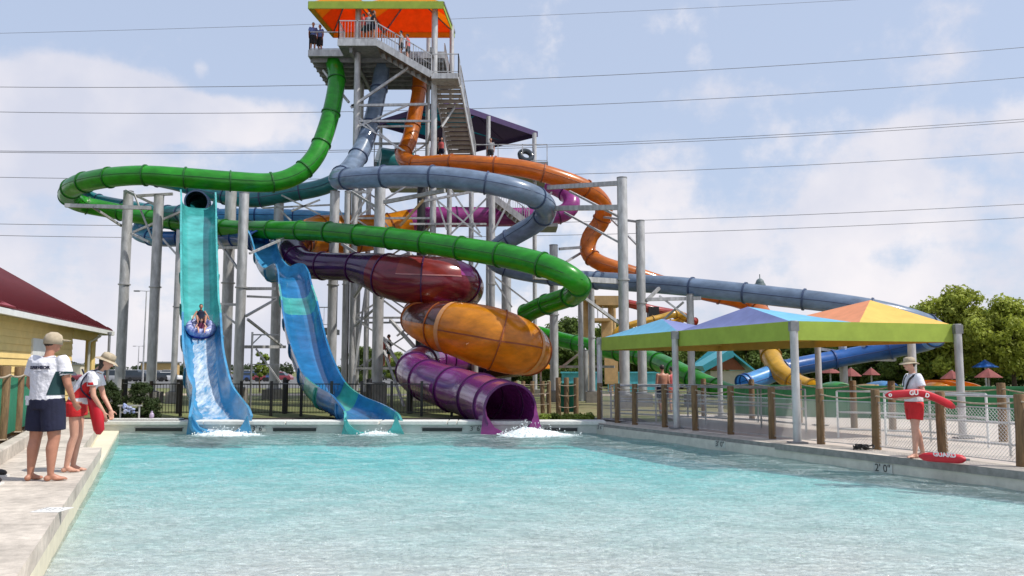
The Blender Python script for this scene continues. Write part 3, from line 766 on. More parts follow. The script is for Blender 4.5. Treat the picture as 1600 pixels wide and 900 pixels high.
# --- open chutes
def chute(root, pts, wall=.85, step=.16, lipw=.07, flange_gap=2.2, bank=None):
    """pts: (px, py, Y, width_px, wall_scale, key, bank_deg) """
    ctrl = []
    for q in pts:
        c = Wp(q[0], q[1], q[2]); depth = (c - V(0, 0, CAMZ)).dot(V(0, math.cos(PITCH), math.sin(PITCH)))
        ctrl.append((c.x, c.y, c.z, q[3] / 2 * depth / F, q[4], q[6]))
    sm, seg = catmull(ctrl, step); P = [V(*s[:3]) for s in sm]; N_ = len(P); fr = frames(P, True)
    prof_in = [(-1.0, 1.0), (-1.0, .8), (-.97, .52), (-.90, .28), (-.76, .10), (-.55, .015), (-.25, 0), (.0, 0), (.25, 0), (.55, .015), (.76, .10), (.90, .28), (.97, .52), (1.0, .8), (1.0, 1.0)]
    def section(i):
        p, t_, sd, nn = fr[i]; a = sm[i][3]; d = wall * sm[i][4]; bk = R(sm[i][5])
        s2 = sd * math.cos(bk) + nn * math.sin(bk); n2 = -sd * math.sin(bk) + nn * math.cos(bk)
        inner = [p + s2 * (x * a) + n2 * (z * d) for x, z in prof_in]
        outer = [p + s2 * (x * (a + .05)) + n2 * (z * d - .05) for x, z in prof_in]
        lipL = [p - s2 * (a + lipw) + n2 * d, p - s2 * (a + lipw) + n2 * (d - .05)]
        lipR = [p + s2 * (a + lipw) + n2 * (d - .05), p + s2 * (a + lipw) + n2 * d]
        return inner + lipR[::-1] + [outer[-1] + n2 * 0] + outer[::-1][1:] + lipL[::-1]
    keys = [pts[min(i, len(pts) - 1)][5] for i in seg]
    i = 0
    while i < N_ - 1:
        j = i
        while j < N_ - 1 and keys[j] == keys[i]: j += 1
        secs = [section(k) for k in range(i, j + 1)]; n = len(secs[0]); mb = MB()
        mb.add([v for s_ in secs for v in s_], [(b * n + a, b * n + (a + 1) % n, (b + 1) * n + (a + 1) % n, (b + 1) * n + a) for b in range(len(secs) - 1) for a in range(n)], 0, True)
        mb.add(secs[0], [tuple(range(n))[::-1]]); mb.add(secs[-1], [tuple(range(n))])
        o = mb.build('chute_section', M[keys[i]], root)
        md = o.modifiers.new('e', 'EDGE_SPLIT'); md.split_angle = R(50)
        i = j
    d = 0; last = 0
    for k in range(1, N_ - 1):
        d += (P[k] - P[k - 1]).length
        if d - last > flange_gap:
            last = d; p, t_, sd, nn = fr[k]; a = sm[k][3]; dd = wall * sm[k][4]; bk = R(sm[k][5])
            s2 = sd * math.cos(bk) + nn * math.sin(bk); n2 = -sd * math.sin(bk) + nn * math.cos(bk)
            ln = [p + s2 * (x * (a + .07)) + n2 * (z * dd - .07) for x, z in prof_in]
            mb = MB(); mb.path(ln, .045, 5); mb.build('flange', M[keys[k]], root)
    return P, sm, fr
c1 = thing('open_slide', 'tall straight aqua and blue open chute with riders coming down', 'water slide', (Wp(310, 640, 30).x, 30, -.1))
CP, CS, CF = chute(c1, [(308, 325, 37.4, 48, 1.0, 'aqua', 0), (309, 345, 36.4, 48, 1.0, 'aqua', 0), (309, 400, 34.4, 49, 1.0, 'aqua', 0), (310, 450, 32.6, 50, 1.0, 'aqua', 0), (311, 500, 31, 51, 1.0, 'aqua', 0), (313, 520, 30.2, 52, 1.0, 'cblue', 0), (315, 570, 28.6, 54, 1.0, 'cblue', 0), (317, 605, 27.5, 56, 1.0, 'cblue', 4), (321, 634, 26.6, 60, .95, 'cblue', 8),
                   (330, 652, 25.9, 68, .9, 'cblue', 8), (340, 666, 25.0, 80, .75, 'cblue', 4), (344, 677, 24.4, 88, .6, 'cblue', 0)])
# tube-like collar at the head of chute one with its dark mouth
c2 = thing('open_slide', 'wavy blue open chute with a hump beside the maroon bowl', 'water slide', (Wp(500, 640, 30).x, 30, -.1))
chute(c2, [(404, 380, 42.5, 36, .9, 'cblue', 0), (409, 390, 41.8, 34, .8, 'cblue', 0), (413, 405, 41.2, 34, .8, 'cblue', 0), (421, 424, 40.2, 36, .8, 'cblue', -6), (434, 437, 39.2, 38, .8, 'cblue', -8), (450, 434, 38.4, 40, .9, 'cdblue', -5), (456, 446, 37.6, 44, .95, 'cdblue', 0), (460, 466, 36.6, 47, .9, 'aqua', 0), (466, 492, 35.2, 51, .9, 'cdblue', 0), (471, 520, 33.8, 53, .9, 'cdblue', 0), (479, 560, 32, 54, .95, 'cdblue', 2), (490, 595, 30.4, 55, .95, 'cdblue', 4),
           (502, 622, 29, 60, .9, 'aquag', 8), (522, 641, 27.8, 66, .9, 'cdblue', 10), (552, 656, 26.6, 74, .85, 'cdblue', 8), (577, 668, 25.2, 78, .65, 'aqua', 2), (583, 677, 24.5, 84, .5, 'aqua', 0)], wall=.75)

# running water on the first chute
def film(P, sm, fr, f0, f1, x0, x1, name):
    mb = MB(); vs = []; N_ = len(P); i0, i1 = int(f0 * N_), min(N_ - 1, int(f1 * N_)); k = 10; rg = random.Random(2)
    for i in range(i0, i1 + 1):
        p, t_, sd, nn = fr[i]; a = sm[i][3]; bk = R(sm[i][5]); s2 = sd * math.cos(bk) + nn * math.sin(bk); n2 = -sd * math.sin(bk) + nn * math.cos(bk)
        w0 = x0 + rg.uniform(-.06, .06); w1 = x1 + rg.uniform(-.06, .06)
        for q in range(k + 1):
            x = w0 + (w1 - w0) * q / k; z = .02 + max(0, abs(x) - .5) ** 2 * 1.3 * .85 + rg.uniform(0, .035) * math.sin(PI * q / k)
            vs.append(p + s2 * (x * a) + n2 * z)
    m_ = i1 - i0 + 1
    mb.add(vs, [(b * (k + 1) + a, b * (k + 1) + a + 1, (b + 1) * (k + 1) + a + 1, (b + 1) * (k + 1) + a) for b in range(m_ - 1) for a in range(k)], 0, True)
    return mb
fm = bpy.data.materials.new('rushing_water'); fm.use_nodes = True
t = fm.node_tree; p_ = t.nodes['Principled BSDF']; p_.inputs['Base Color'].default_value = (.86, .92, .95, 1); p_.inputs['Roughness'].default_value = .35
tcn = N('ShaderNodeTexCoord'); mp = N('ShaderNodeMapping'); mp.inputs['Scale'].default_value = (3.2, .9, .9); t.links.new(tcn.outputs['Object'], mp.inputs[0])
nz = N('ShaderNodeTexNoise'); nz.inputs['Scale'].default_value = 1.8; nz.inputs['Detail'].default_value = 7; nz.inputs['Roughness'].default_value = .65; t.links.new(mp.outputs[0], nz.inputs['Vector'])
mr_n = N('ShaderNodeMapRange'); mr_n.inputs[1].default_value = .36; mr_n.inputs[2].default_value = .70; mr_n.inputs[3].default_value = .0; mr_n.inputs[4].default_value = .8; t.links.new(nz.outputs['Fac'], mr_n.inputs[0])
t.links.new(mr_n.outputs[0], p_.inputs['Alpha'])
film(CP, CS, CF, .50, .985, -.82, .42, 'w').build('running_water', fm, c1)
def cheek(root, polys, key, Y=24.3):
    for pl in polys:
        mb = MB(); mb.slab([Wp(x, y, Y) for x, y in pl], .09, n=V(0, 1, 0)); mb.build('lip_cheek', M[key], root)
cheek(c1, [[(297, 640), (292, 679), (330, 679), (312, 668), (303, 655)], [(386, 650), (394, 679), (362, 679), (376, 668), (382, 658)]], 'cblue')
cheek(c2, [[(540, 652), (534, 679), (570, 679), (553, 670), (545, 662)], [(619, 650), (632, 679), (600, 679), (612, 668)]], 'aqua', 24.35)
cheek(raftslide, [[(757, 628), (751, 679), (794, 679), (773, 668), (761, 650)], [(836, 628), (848, 679), (812, 679), (826, 668), (834, 650)]], 'magenta', 24.1)

# ------------------------------------------------------------------ foam where slides meet the pool
foam = mat('white_foam', (.86, .92, .93), .7, var=.04, lucent=.2)
def splash(cx, cy, rx, ry, hh, n, label, seed, tail=0.0):
    """churned white water: a lumpy mound half sunk in the pool with thrown droplets round it"""
    rg = random.Random(seed); mb = MB(); from mathutils import noise
    nr, na = 26, 72; vs = [V(cx, cy, WZ + hh)]
    for j in range(1, nr + 1):
        q = j / nr
        for i in range(na):
            a = 2 * PI * i / na; ex = 1 + tail * max(0, math.cos(a)) ** 2
            x = cx + math.cos(a) * q * rx * ex; y = cy + math.sin(a) * q * ry
            nz_ = noise.fractal(V(x * 6, y * 6, seed), .9, 2.2, 5)
            h = hh * (1 - q) ** 1.2 + nz_ * .045 * (1 - q * .5) + .022 - .05 * q * q
            vs.append(V(x, y, WZ + h))
    fs = [(0, 1 + i, 1 + (i + 1) % na) for i in range(na)] + [(1 + (j - 1) * na + i, 1 + j * na + i, 1 + j * na + (i + 1) % na, 1 + (j - 1) * na + (i + 1) % na) for j in range(1, nr) for i in range(na)]
    mb.add(vs, fs, 0, True)
    for i in range(n):
        a = rg.uniform(0, 6.283); q = rg.random() ** .7; ex = 1 + tail * max(0, math.cos(a)) ** 2
        r = rg.uniform(.006, .02); mb.ball((cx + math.cos(a) * q * rx * ex, cy + math.sin(a) * q * ry, WZ + rg.random() ** 2 * (hh * 1.5 + .1) * (1.1 - q) + .01), r, 5)
    return one(mb, 'foam', foam, label, 'foam', kind='stuff')
splash(Wp(350, 680, 24.2).x, 24.0, .85, .42, .10, 260, 'white foam where the first open chute meets the pool', 1, .5)
splash(Wp(590, 680, 24.2).x, 24.2, .6, .3, .05, 100, 'thin foam below the lip of the wavy blue chute', 2)
splash(Wp(822, 680, 24).x, 23.75, .85, .5, .22, 520, 'white foam gushing from the purple tube mouth', 3, .9)
# ================================================================== COLUMNS AND TOWER
GZ = -.12
st, sd_ = M['steel'], M['steeld']
def column(px, ytop, wpx, Y, label, arms=(), base=True, bw=1.9, bh=.55):
    """px: photo x of the foot; a tall round steel column with cap, footing and its own bracket arms"""
    foot = Wp(px, 600, Y); x = foot.x; r = wpx / 2 * Y / F * 1.01
    # find top height so that it projects to ytop
    z = Wp(px, ytop, Y).z
    e = thing('steel_column', label, 'steel column', (x, Y, GZ), 'steel columns holding up the slides')
    mb = MB(); mb.cyl((x, Y, GZ), (x, Y, z), r, n=20); mb.build('shaft', st, e)
    mb = MB(); mb.cyl((x, Y, z), (x, Y, z + .05), r * 1.04, n=20); mb.build('cap_plate', sd_, e)
    if z > 5:
        mb = MB(); zj = GZ + (z - GZ) * .55; mb.cyl((x, Y, zj), (x, Y, zj + .06), r * 1.25, n=20); mb.build('splice_flange', st, e)
    if base:
        mb = MB(); q = r * bw
        mb.prism([(x - q, Y - q), (x + q, Y - q), (x + q, Y + q), (x - q, Y + q)], GZ - .05, GZ + bh); mb.build('footing', M['concd'], e)
        mb = MB(); mb.cyl((x, Y, GZ + bh), (x, Y, GZ + bh + .05), r * 1.5, n=16); mb.build('base_plate', sd_, e)
    for (a, ya, b, yb, Ya, Yb, wd) in arms:
        mb = MB(); mb.beam(Wp(a, ya, Ya), Wp(b, yb, Yb), wd, wd * 1.1); mb.build('bracket_arm', st, e)
    return e
column(187, 300, 15, 43.5, 'leftmost tall steel column under the green loop', [(190, 353, 144, 323, 43.5, 41.5, .1), (197, 298, 243, 320, 43.2, 42, .12)])
column(236, 306, 15, 42, 'second steel column from the left, left of the straight aqua chute', [(102, 321, 236, 325, 41.5, 41.8, .17), (208, 363, 282, 331, 43, 43, .1), (215, 306, 270, 303, 42, 42, .12), (205, 365, 233, 378, 43, 42, .1), (254, 373, 277, 399, 42, 42, .08), (210, 304, 238, 373, 42.6, 42, .07)])
column(271, 360, 9, 41.5, 'thin steel column right behind the left edge of the straight aqua chute')
column(351, 297, 17, 45, 'thick steel column just right of the straight aqua chute head', [(337, 371, 371, 419, 44, 42, .1), (338, 387, 374, 387, 44, 42, .12)], bh=1.0)
column(372, 303, 15, 38, 'steel column in front between the two open chutes', [(390, 396, 443, 373, 38, 41, .09), (342, 475, 369, 476, 38, 38, .1), (342, 485, 369, 506, 38, 38, .08)], bh=.8, bw=1.6)
column(428, 297, 15, 47.5, 'steel column behind the head of the wavy blue chute', [(384, 494, 432, 467, 40, 46, .1), (387, 463, 432, 465, 40, 46, .1), (387, 451, 429, 451, 40, 46, .14), (387, 499, 441, 541, 40, 46, .1), (381, 542, 445, 542, 40, 46, .14)])
column(517, 300, 15, 42, 'steel column just right of the wavy blue chute foot', [(534, 381, 584, 414, 42, 41.4, .13)], bh=.6)
column(537, 300, 9, 44, 'thin steel column beside the front left tower leg')
column(589, 288, 17, 40.5, 'thick steel column in front of the maroon bowl', [(600, 316, 695, 298, 40, 38.6, .16), (598, 412, 642, 396, 40, 39.2, .16), (595, 467, 625, 406, 39.8, 39.2, .08), (553, 464, 587, 414, 42, 40.5, .09), (550, 300, 587, 323, 42, 40.5, .1)], bh=1.0, bw=1.6)
column(768, 300, 10, 44.5, 'thin steel column right of the maroon bowl', [(730, 478, 745, 432, 41, 41, .16), (733, 486, 790, 500, 41, 44, .14)])
column(791, 420, 15, 45.5, 'short steel column behind the green run right of the tower', [(770, 364, 800, 306, 44, 44, .09)])
column(866, 384, 13, 43, 'steel column with side arm right of the amber bowl', [(874, 389, 930, 385, 43, 44.4, .13), (885, 409, 908, 395, 43, 44.4, .1)])
column(925, 446, 10, 42, 'short steel column at the left end of the shade canopy')
column(976, 279, 16, 35.5, 'tallest steel column right of the curl of the orange slide', [(857, 293, 970, 286, 41, 35.7, .18), (841, 326, 969, 324, 39.4, 35.7, .2), (882, 332, 970, 380, 39.4, 35.7, .08), (890, 299, 970, 340, 41, 35.7, .09), (834, 432, 970, 440, 33.6, 35.6, .2), (878, 440, 971, 508, 33.6, 35.6, .11)])
column(1004, 346, 14, 37.5, 'steel column right beside the tallest one', [(942, 339, 1000, 347, 43.6, 37.6, .1), (956, 343, 1000, 387, 43.6, 37.6, .08), (1010, 470, 1030, 450, 37.6, 38.2, .12)])
column(1081, 461, 11, 37.4, 'short steel column under the grey tube with a cross arm', [(1010, 468, 1095, 466, 37.4, 37.4, .14), (1030, 462, 1080, 500, 37.4, 37.4, .07), (1030, 505, 1068, 472, 38, 37.4, .08)])
column(1319, 520, 12, 39.4, 'steel column with truss arms under the deep blue tube', [(1280, 545, 1400, 562, 39.2, 38.6, .12), (1325, 562, 1360, 532, 39.2, 38.6, .12), (1360, 535, 1375, 556, 38.8, 38.6, .1), (1325, 560, 1398, 562, 39, 38.6, .15)])
column(1427, 508, 12, 21.8, 'pale post with a round spotlight behind the lifeguard on the right', bh=.02, bw=1.2)
mb = MB(); p = Wp(1434, 515, 21.2); mb.cyl(p, p + V(.18, -.22, .0), .10, n=14); mb.cyl(p + V(.18, -.22, 0), p + V(.185, -.235, 0), .07, n=14, mi=1)
one(mb, 'spotlight', [M['ctrim'], M['black']], 'round spotlight on the pale post under the canopy', 'spotlight')
column(742, 548, 10, 38, 'short steel column under the amber bowl', bh=.3)
column(908, 470, 8, 44.5, 'thin steel post far behind the short column left of the canopy', base=False)

# ---- slide tower
tw = thing('slide_tower', 'tall steel slide tower with stairs and an orange roof, slides starting from its deck', 'slide tower', (Wp(610, 620, 46).x, 46, GZ))
YF, YB = 44.5, 49.0
legs = {'fl': (549, YF, -6, 10), 'fr': (674, YF, -12, 10), 'bl': (557, YB, 60, 7), 'br': (664, YB, 20, 7), 'mf': (700, 46.5, 262, 8), 'm2': (655, 45.5, 292, 13), 'm3': (571, 46.2, 292, 8), 'm4': (735, 47.5, 300, 8), 'm5': (836, 52, 208, 7), 'm6': (762, 50, 182, 7)}
LG = {}
for k, (px, Y, yt, wp) in legs.items():
    x = Wp(px, 600, Y).x; z = Wp(px, yt, Y).z; LG[k] = (x, Y, z)
    mb = MB(); mb.cyl((x, Y, GZ), (x, Y, z), wp / 2 * Y / F, n=14)
    o = mb.build('leg', M['black'] if k == 'm2' else st, tw)
    mb = MB(); mb.box((x, Y, GZ + .2), (.9, .9, .5)); mb.build('footing', M['concd'], tw)
def B(pxa, ya, Ya, pxb, yb, Yb, wd=.12, m_=None, name='brace', root=None):
    mb = MB(); mb.beam(Wp(pxa, ya, Ya), Wp(pxb, yb, Yb), wd, wd); return mb.build(name, m_ or st, root or tw)
zP = Wp(560, 64, 43.6).z
def lx(k): return LG[k][0]
# horizontals and crosses through the height of the tower
lv = [1.6, 4.3, 7.0, 9.7, 12.4, 15.1]
for i, z in enumerate(lv):
    for a, b in (('fl', 'fr'), ('bl', 'br'), ('fl', 'bl'), ('fr', 'br')):
        mb = MB(); mb.beam((LG[a][0], LG[a][1], z), (LG[b][0], LG[b][1], z), .11); mb.build('girt', st, tw)
        if i < len(lv) - 1:
            z2 = lv[i + 1]; mb = MB()
            if (i % 2) ^ (a == 'bl'): mb.beam((LG[a][0], LG[a][1], z), (LG[b][0], LG[b][1], z2), .085)
            else: mb.beam((LG[b][0], LG[b][1], z), (LG[a][0], LG[a][1], z2), .085)
            mb.build('brace', st, tw)
B(548, 168, YF, 640, 105, YF, .13); B(549, 165, YF, 668, 163, YF, .13); B(560, 198, YF, 640, 163, YF, .09); B(590, 205, YF, 622, 232, YF, .08)
B(552, 175, YF, 585, 205, YF, .08); B(505, 110, 45.5, 545, 160, YF, .12); B(590, 198, 45, 645, 197, 45, .1); B(722, 150, 46, 690, 198, 44.8, .1)
B(542, 300, 43, 576, 300, 43, .12); B(548, 348, 43, 581, 295, 43, .1); B(625, 353, 43, 662, 312, 43, .12, M['tan'])
B(706, 298, 44, 750, 364, 44, .09); B(681, 306, 44, 698, 359, 44, .09); B(684, 314, 44, 753, 370, 44, .09); B(553, 470, 43, 575, 430, 43, .09)
B(655, 316, 44, 735, 300, 44, .12); B(640, 350, 44, 760, 350, 45, .1); B(560, 440, 44, 640, 500, 44, .1); B(553, 510, 44, 600, 470, 43, .1); B(610, 500, 42, 650, 545, 40, .14); B(600, 530, 42, 640, 600, 38, .12); B(620, 525, 41, 640, 510, 41, .09)
B(600, 548, 42, 640, 660, 37, .1); B(573, 440, 44, 545, 650, 42, .09)
for x0, y0_, x1, y1_ in ((520, 310, 555, 372), (560, 300, 620, 370), (700, 370, 770, 300), (735, 430, 765, 380), (760, 420, 800, 480), (770, 430, 835, 480), (845, 330, 862, 300), (440, 305, 500, 335), (500, 312, 455, 330), (410, 325, 520, 320), (455, 345, 430, 320), (400, 545, 440, 600)):
    B(x0, y0_, 44.6, x1, y1_, 44.6, .085)
# dark drain pipe bundle inside the tower
for dx in (0, 8):
    mb = MB(); x = Wp(541 + dx, 600, 46.4).x; mb.cyl((x, 46.4, GZ), (x, 46.4, Wp(541, 300, 46.4).z), .09, n=8); mb.build('dark_pipe', M['black'], tw)
# main deck slab polygons
xl = Wp(483, 80, 44.9).x; x1 = Wp(537, 80, 44.9).x; x2 = Wp(588, 64, 43.4).x; x3 = Wp(672, 80, 45.2).x; x4 = Wp(716, 100, 45).x
def slabm(poly, z, th, name, m_): mb = MB(); mb.prism(poly, z - th, z); return mb.build(name, m_, tw)
slabm([(xl, 44.9), (x1, 44.9), (x1, 43.4), (x2, 43.4), (x2, 45.2), (x3 + .8, 45.2), (x3 + .8, 50.2), (xl, 50.2)], zP, .34, 'platform', M['steeld'])
# lighter fascia channels
for a, b in (((xl, 44.87), (x1, 44.87)), ((x1 - .02, 43.37), (x2 + .02, 43.37)), ((xl - .03, 44.9), (xl - .03, 50.2)), ((x2 + .03, 45.17), (x3 + .8, 45.17))):
    mb = MB(); mb.beam(V(*a, zP - .17), V(*b, zP - .17), .06, .38); mb.build('fascia', st, tw)
for i in range(7):
    y = 45.3 + i * .75; mb = MB(); mb.beam((xl, y, zP - .45), (x3 + .7, y, zP - .45), .1, .22); mb.build('joist', sd_, tw)
for x in (lx('fl') - .2, lx('fr') - .1):
    mb = MB(); mb.beam((x, 43.6, zP - .5), (x, 50, zP - .5), .16, .3); mb.build('girder', sd_, tw)
def railing(pts, h=1.07, gap=.13, name='railing', root=None, post=1.3):
    """one run of balustrade: posts, top and bottom rail, pickets"""
    mb = MB()
    for a, b in zip(pts[:-1], pts[1:]):
        a = Vector(a); b = Vector(b); L = (b - a).length; up = V(0, 0, 1)
        mb.beam(a + up * h, b + up * h, .05); mb.beam(a + up * .1, b + up * .1, .035)
        k = max(1, int(round(L / post)))
        for i in range(k + 1):
            p = a + (b - a) * i / k; mb.beam(p - up * .2, p + up * (h + .02), .05)
        k = max(1, int(L / gap))
        if gap < 1:
            for i in range(1, k):
                p = a + (b - a) * i / k; mb.beam(p + up * .1, p + up * h, .018)
    return mb.build(name, st, root or tw)
railing([(xl, 50, zP), (xl, 44.95, zP), (x1, 44.95, zP)], gap=9)
railing([(x1 + .02, 44.9, zP), (x1 + .02, 43.45, zP), (x2 - .05, 43.45, zP)], gap=.16)
railing([(x3 + .7, 46.6, zP), (x3 + .7, 50, zP), (xl, 50, zP)], gap=.16)
# stair one: down to the right across the front
def stair(a, b, wd, n, name='stair', side=V(0, 1, 0), rails=(1, 1)):
    """a: top edge centre, b: bottom edge centre, wd: width along side"""
    a = Vector(a); b = Vector(b); s = side * wd / 2; run = V(b.x - a.x, b.y - a.y, 0); rn = run.normalized(); mb = MB()
    for i in range(n):
        f = (i + .5) / n; p = a + (b - a) * f; tr = run.length / n
        Mx = Matrix((rn, side, V(0, 0, 1))).transposed()
        mb.box(p, (tr * 1.08, wd - .06, .05), M=Mx); mb.box(p + V(0, 0, -abs(a.z - b.z) / n / 2) - rn * tr * .5, (.03, wd - .06, abs(a.z - b.z) / n), M=Mx)
    mb.build(name + '_treads', M['tanst'], tw)
    for s_ in (-1, 1):
        mb = MB(); mb.beam(a + s * s_ + V(0, 0, -.1), b + s * s_ + V(0, 0, -.1), .07, .34); mb.build(name + '_stringer', st, tw)
        if rails[(s_ + 1) // 2]: railing([a + s * s_, b + s * s_], 1.0, .16)
M['tanst'] = mat('weathered_stair_steel', (.27, .23, .19), .8, var=.1, scale=4)
a = Wp(589, 64, 43.4); b = Wp(674, 114, 43.4); yw = .75
stair((a.x, 44.15, a.z), (b.x, 44.15, b.z), 1.5, 9)
zL = b.z; xa = b.x; xb = Wp(716, 114, 43.4).x
slabm([(xa, 43.4), (xb, 43.4), (xb, 45.1), (xa, 45.1)], zL, .3, 'landing', st)
railing([(xa, 43.45, zL), (xb, 43.45, zL), (xb, 44.6, zL)], gap=.2)
# stair two: runs away and down to the lower deck
a2 = V((xa + xb) / 2 + .05, 44.6, zL - .15); zlow = Wp(720, 240, 49).z
b2 = V(Wp(724, 250, 48.6).x, 48.6, Wp(722, 252, 48.6).z)
stair(a2, b2, 1.45, 17, side=V(1, 0, 0))
# lower deck
zD = b2.z
slabm([(Wp(590, 240, 50).x, 48.7), (Wp(842, 240, 50).x + .5, 48.7), (Wp(842, 240, 50).x + .5, 56), (Wp(590, 240, 50).x, 56)], zD, .3, 'platform', sd_)
railing([(Wp(735, 240, 49).x + .2, 48.8, zD), (Wp(842, 240, 50).x + .45, 48.8, zD)], gap=9)
railing([(Wp(590, 240, 50).x, 48.8, zD), (Wp(650, 240, 49).x, 48.8, zD)], gap=9)
# third stair flight low on the right
a3 = V(Wp(766, 306, 47).x, 47, Wp(766, 306, 47).z); b3 = V(Wp(826, 362, 48).x, 47, Wp(826, 352, 47).z)
stair(a3, b3, 1.6, 10)
slabm([(b3.x, 46), (b3.x + 1.6, 46), (b3.x + 1.6, 48), (b3.x, 48)], b3.z - .05, .2, 'landing', sd_)
a4 = V(Wp(712, 360, 49).x, 48.8, Wp(712, 354, 49).z); 
slabm([(Wp(490, 480, 47).x, 46.4), (Wp(520, 480, 47).x, 46.4), (Wp(520, 480, 47).x, 49), (Wp(490, 480, 47).x, 49)], Wp(500, 512, 46.4).z, .3, 'landing', sd_)
zz_ = Wp(500, 510, 46.4).z
railing([(Wp(490, 480, 47).x, 46.45, zz_), (Wp(520, 480, 47).x, 46.45, zz_)], gap=.3)

# ---- roofs
def pyramid_roof(name, label, cells, zE, mats, vmat, vh, group=None, cat='shade canopy', vth=.03, root_loc=None, inv=None):
    """cells: list of (4 corners CCW, apex, (4 material indices)) ; outline: valance polygons"""
    pass
rf = thing('roof_canopy', 'orange and amber fabric roof with lime edge on top of the tower', 'roof canopy', (Wp(600, 20, 46).x, 46, zP))
zE = Wp(482, 2, 43.6).z
c0 = V(Wp(482, 4, 43.8).x, 43.8, zE); c1 = V(Wp(690, 0, 43.8).x + .1, 43.8, zE)
yb = 47.6
for _ in range(30):
    if Wp(520, 50, yb).z < zE: yb += .1
bx0 = Wp(521, 49, yb).x; bx1 = Wp(710, 44, yb).x
mid = lambda f: (c0 + (c1 - c0) * f, V(bx0 + (bx1 - bx0) * f, yb, zE))
rm = [M['forange'], M['famber'], M['steeld']]
for f0, f1 in ((0, .42), (.42, 1)):
    A, D = mid(f0); Bq, C = mid(f1); ap = (A + Bq + C + D) / 4 + V(0, 0, 1.55)
    q = [A, Bq, C, D]
    for i in range(4):
        p0, p1 = q[i], q[(i + 1) % 4]; m_ = (p0 + p1) / 2
        for tri, mi in (((p0, m_, ap), 1), ((m_, p1, ap), 0)):
            if i % 2: mi = 1 - mi
            if i == 0: mi = 1
            if i == 2: mi = 0
            mb = MB(); mb.slab(tri, .02); mb.build('fabric_panel', rm[mi], rf)
        mb = MB(); mb.beam(p0 - V(0, 0, .03), ap - V(0, 0, .05), .07); mb.build('rafter', sd_, rf)
    mb = MB(); mb.beam(Bq, C, .12, .14); mb.build('roof_beam', sd_, rf)
for i in range(4):
    q = [c0, c1, V(bx1, yb, zE), V(bx0, yb, zE)]; a_, b_ = q[i], q[(i + 1) % 4]
    mb = MB(); mb.beam(a_ + V(0, 0, -.12), b_ + V(0, 0, -.12), .05, .42); mb.build('valance', M['lime'] if i != 2 else M['famber'], rf)
for k in ('bl', 'br'):
    x, y, z = LG[k]
for px, Y in ((706, 46.8),):
    x = Wp(px, 60, Y).x; mb = MB(); mb.cyl((x, Y, zP - 2.6), (x, Y, zE), .13, n=12); mb.build('roof_post', st, rf)

# purple canopy above the lower deck
pc = thing('roof_canopy', 'dark purple fabric canopy with teal panels behind the tower stairs', 'roof canopy', (Wp(720, 200, 53).x, 52, zD))
PN = Wp(694, 157, 49.0); zq = PN.z
def atz(px, py, z):
    v = Wp(px, py, 1) - V(0, 0, CAMZ); return V(0, 0, CAMZ) + v * ((z - CAMZ) / v.z)
PR = atz(840, 207, zq); PL = atz(590, 190, zq); PF = PR + PL - PN
corners = [PL, PN, PR, PF]
for f0, f1 in ((0, .5), (.5, 1)):
    A = corners[0].lerp(corners[1], f0); Bq = corners[0].lerp(corners[1], f1); C = corners[3].lerp(corners[2], f1); D = corners[3].lerp(corners[2], f0)
    ap = (A + Bq + C + D) / 4 + V(0, 0, .5); q = [A, Bq, C, D]
    for i in range(4):
        p0, p1 = q[i], q[(i + 1) % 4]; m_ = (p0 + p1) / 2
        for k, tri in enumerate(((p0, m_, ap), (m_, p1, ap))):
            mb = MB(); mb.slab(tri, .02); mb.build('fabric_panel', M['fteal'] if k == i % 2 and i in (0, 1, 3) else M['fpurple'], pc)
        mb = MB(); mb.beam(p0, ap - V(0, 0, .05), .08); mb.build('rafter', M['fpurple'], pc)
for i in range(4):
    a_, b_ = corners[i], corners[(i + 1) % 4]; mb = MB(); mb.beam(a_ + V(0, 0, -.12), b_ + V(0, 0, -.12), .05, .36); mb.build('valance', M['fpurple'], pc)
cc_ = (PN + PF) / 2
for q in (PL, PN, PR, PF, PN.lerp(PR, .45)):
    p = q.lerp(cc_, .04); mb = MB(); mb.cyl((p.x, p.y, zD - .3), (p.x, p.y, zq - .1), .12, n=10); mb.build('roof_post', st, pc)
# teal start tub on the lower deck
mb = MB(); a_ = Wp(588, 256, 48.4)
mb.cyl(Wp(590, 252, 48.6), Wp(640, 262, 49.4), .85, .95, n=20)
one(mb, 'start_tub', M['teal'], 'dark teal slide entrance tub on the lower deck', 'slide entrance')
# dark raft on the rail of the lower deck
def raft(name, label, c, R_, r_, m_, tilt, loops=1):
    e = thing(name, label, 'raft', c)
    ax = tilt.normalized(); u = ax.orthogonal().normalized(); v = ax.cross(u)
    for l in range(loops):
        mb = MB(); n = 28; vs = []; fs = []; k = 10
        for i in range(n):
            a = 2 * PI * i / n; d = u * math.cos(a) + v * math.sin(a)
            for j in range(k):
                b = 2 * PI * j / k; vs.append(Vector(c) + d * (R_ + r_ * math.cos(b)) + ax * r_ * math.sin(b))
        fs = [(i * k + j, i * k + (j + 1) % k, ((i + 1) % n) * k + (j + 1) % k, ((i + 1) % n) * k + j) for i in range(n) for j in range(k)]
        mb.add(vs, fs, 0, True); mb.build('ring_tube', m_, e)
    return e
raft('tube_raft', 'dark raft leaning on the lower deck at the right end', V(Wp(822, 246, 48.5).x, 49.0, Wp(822, 246, 49).z + .1), .36, .17, M['glass'], V(.3, -1, .5))

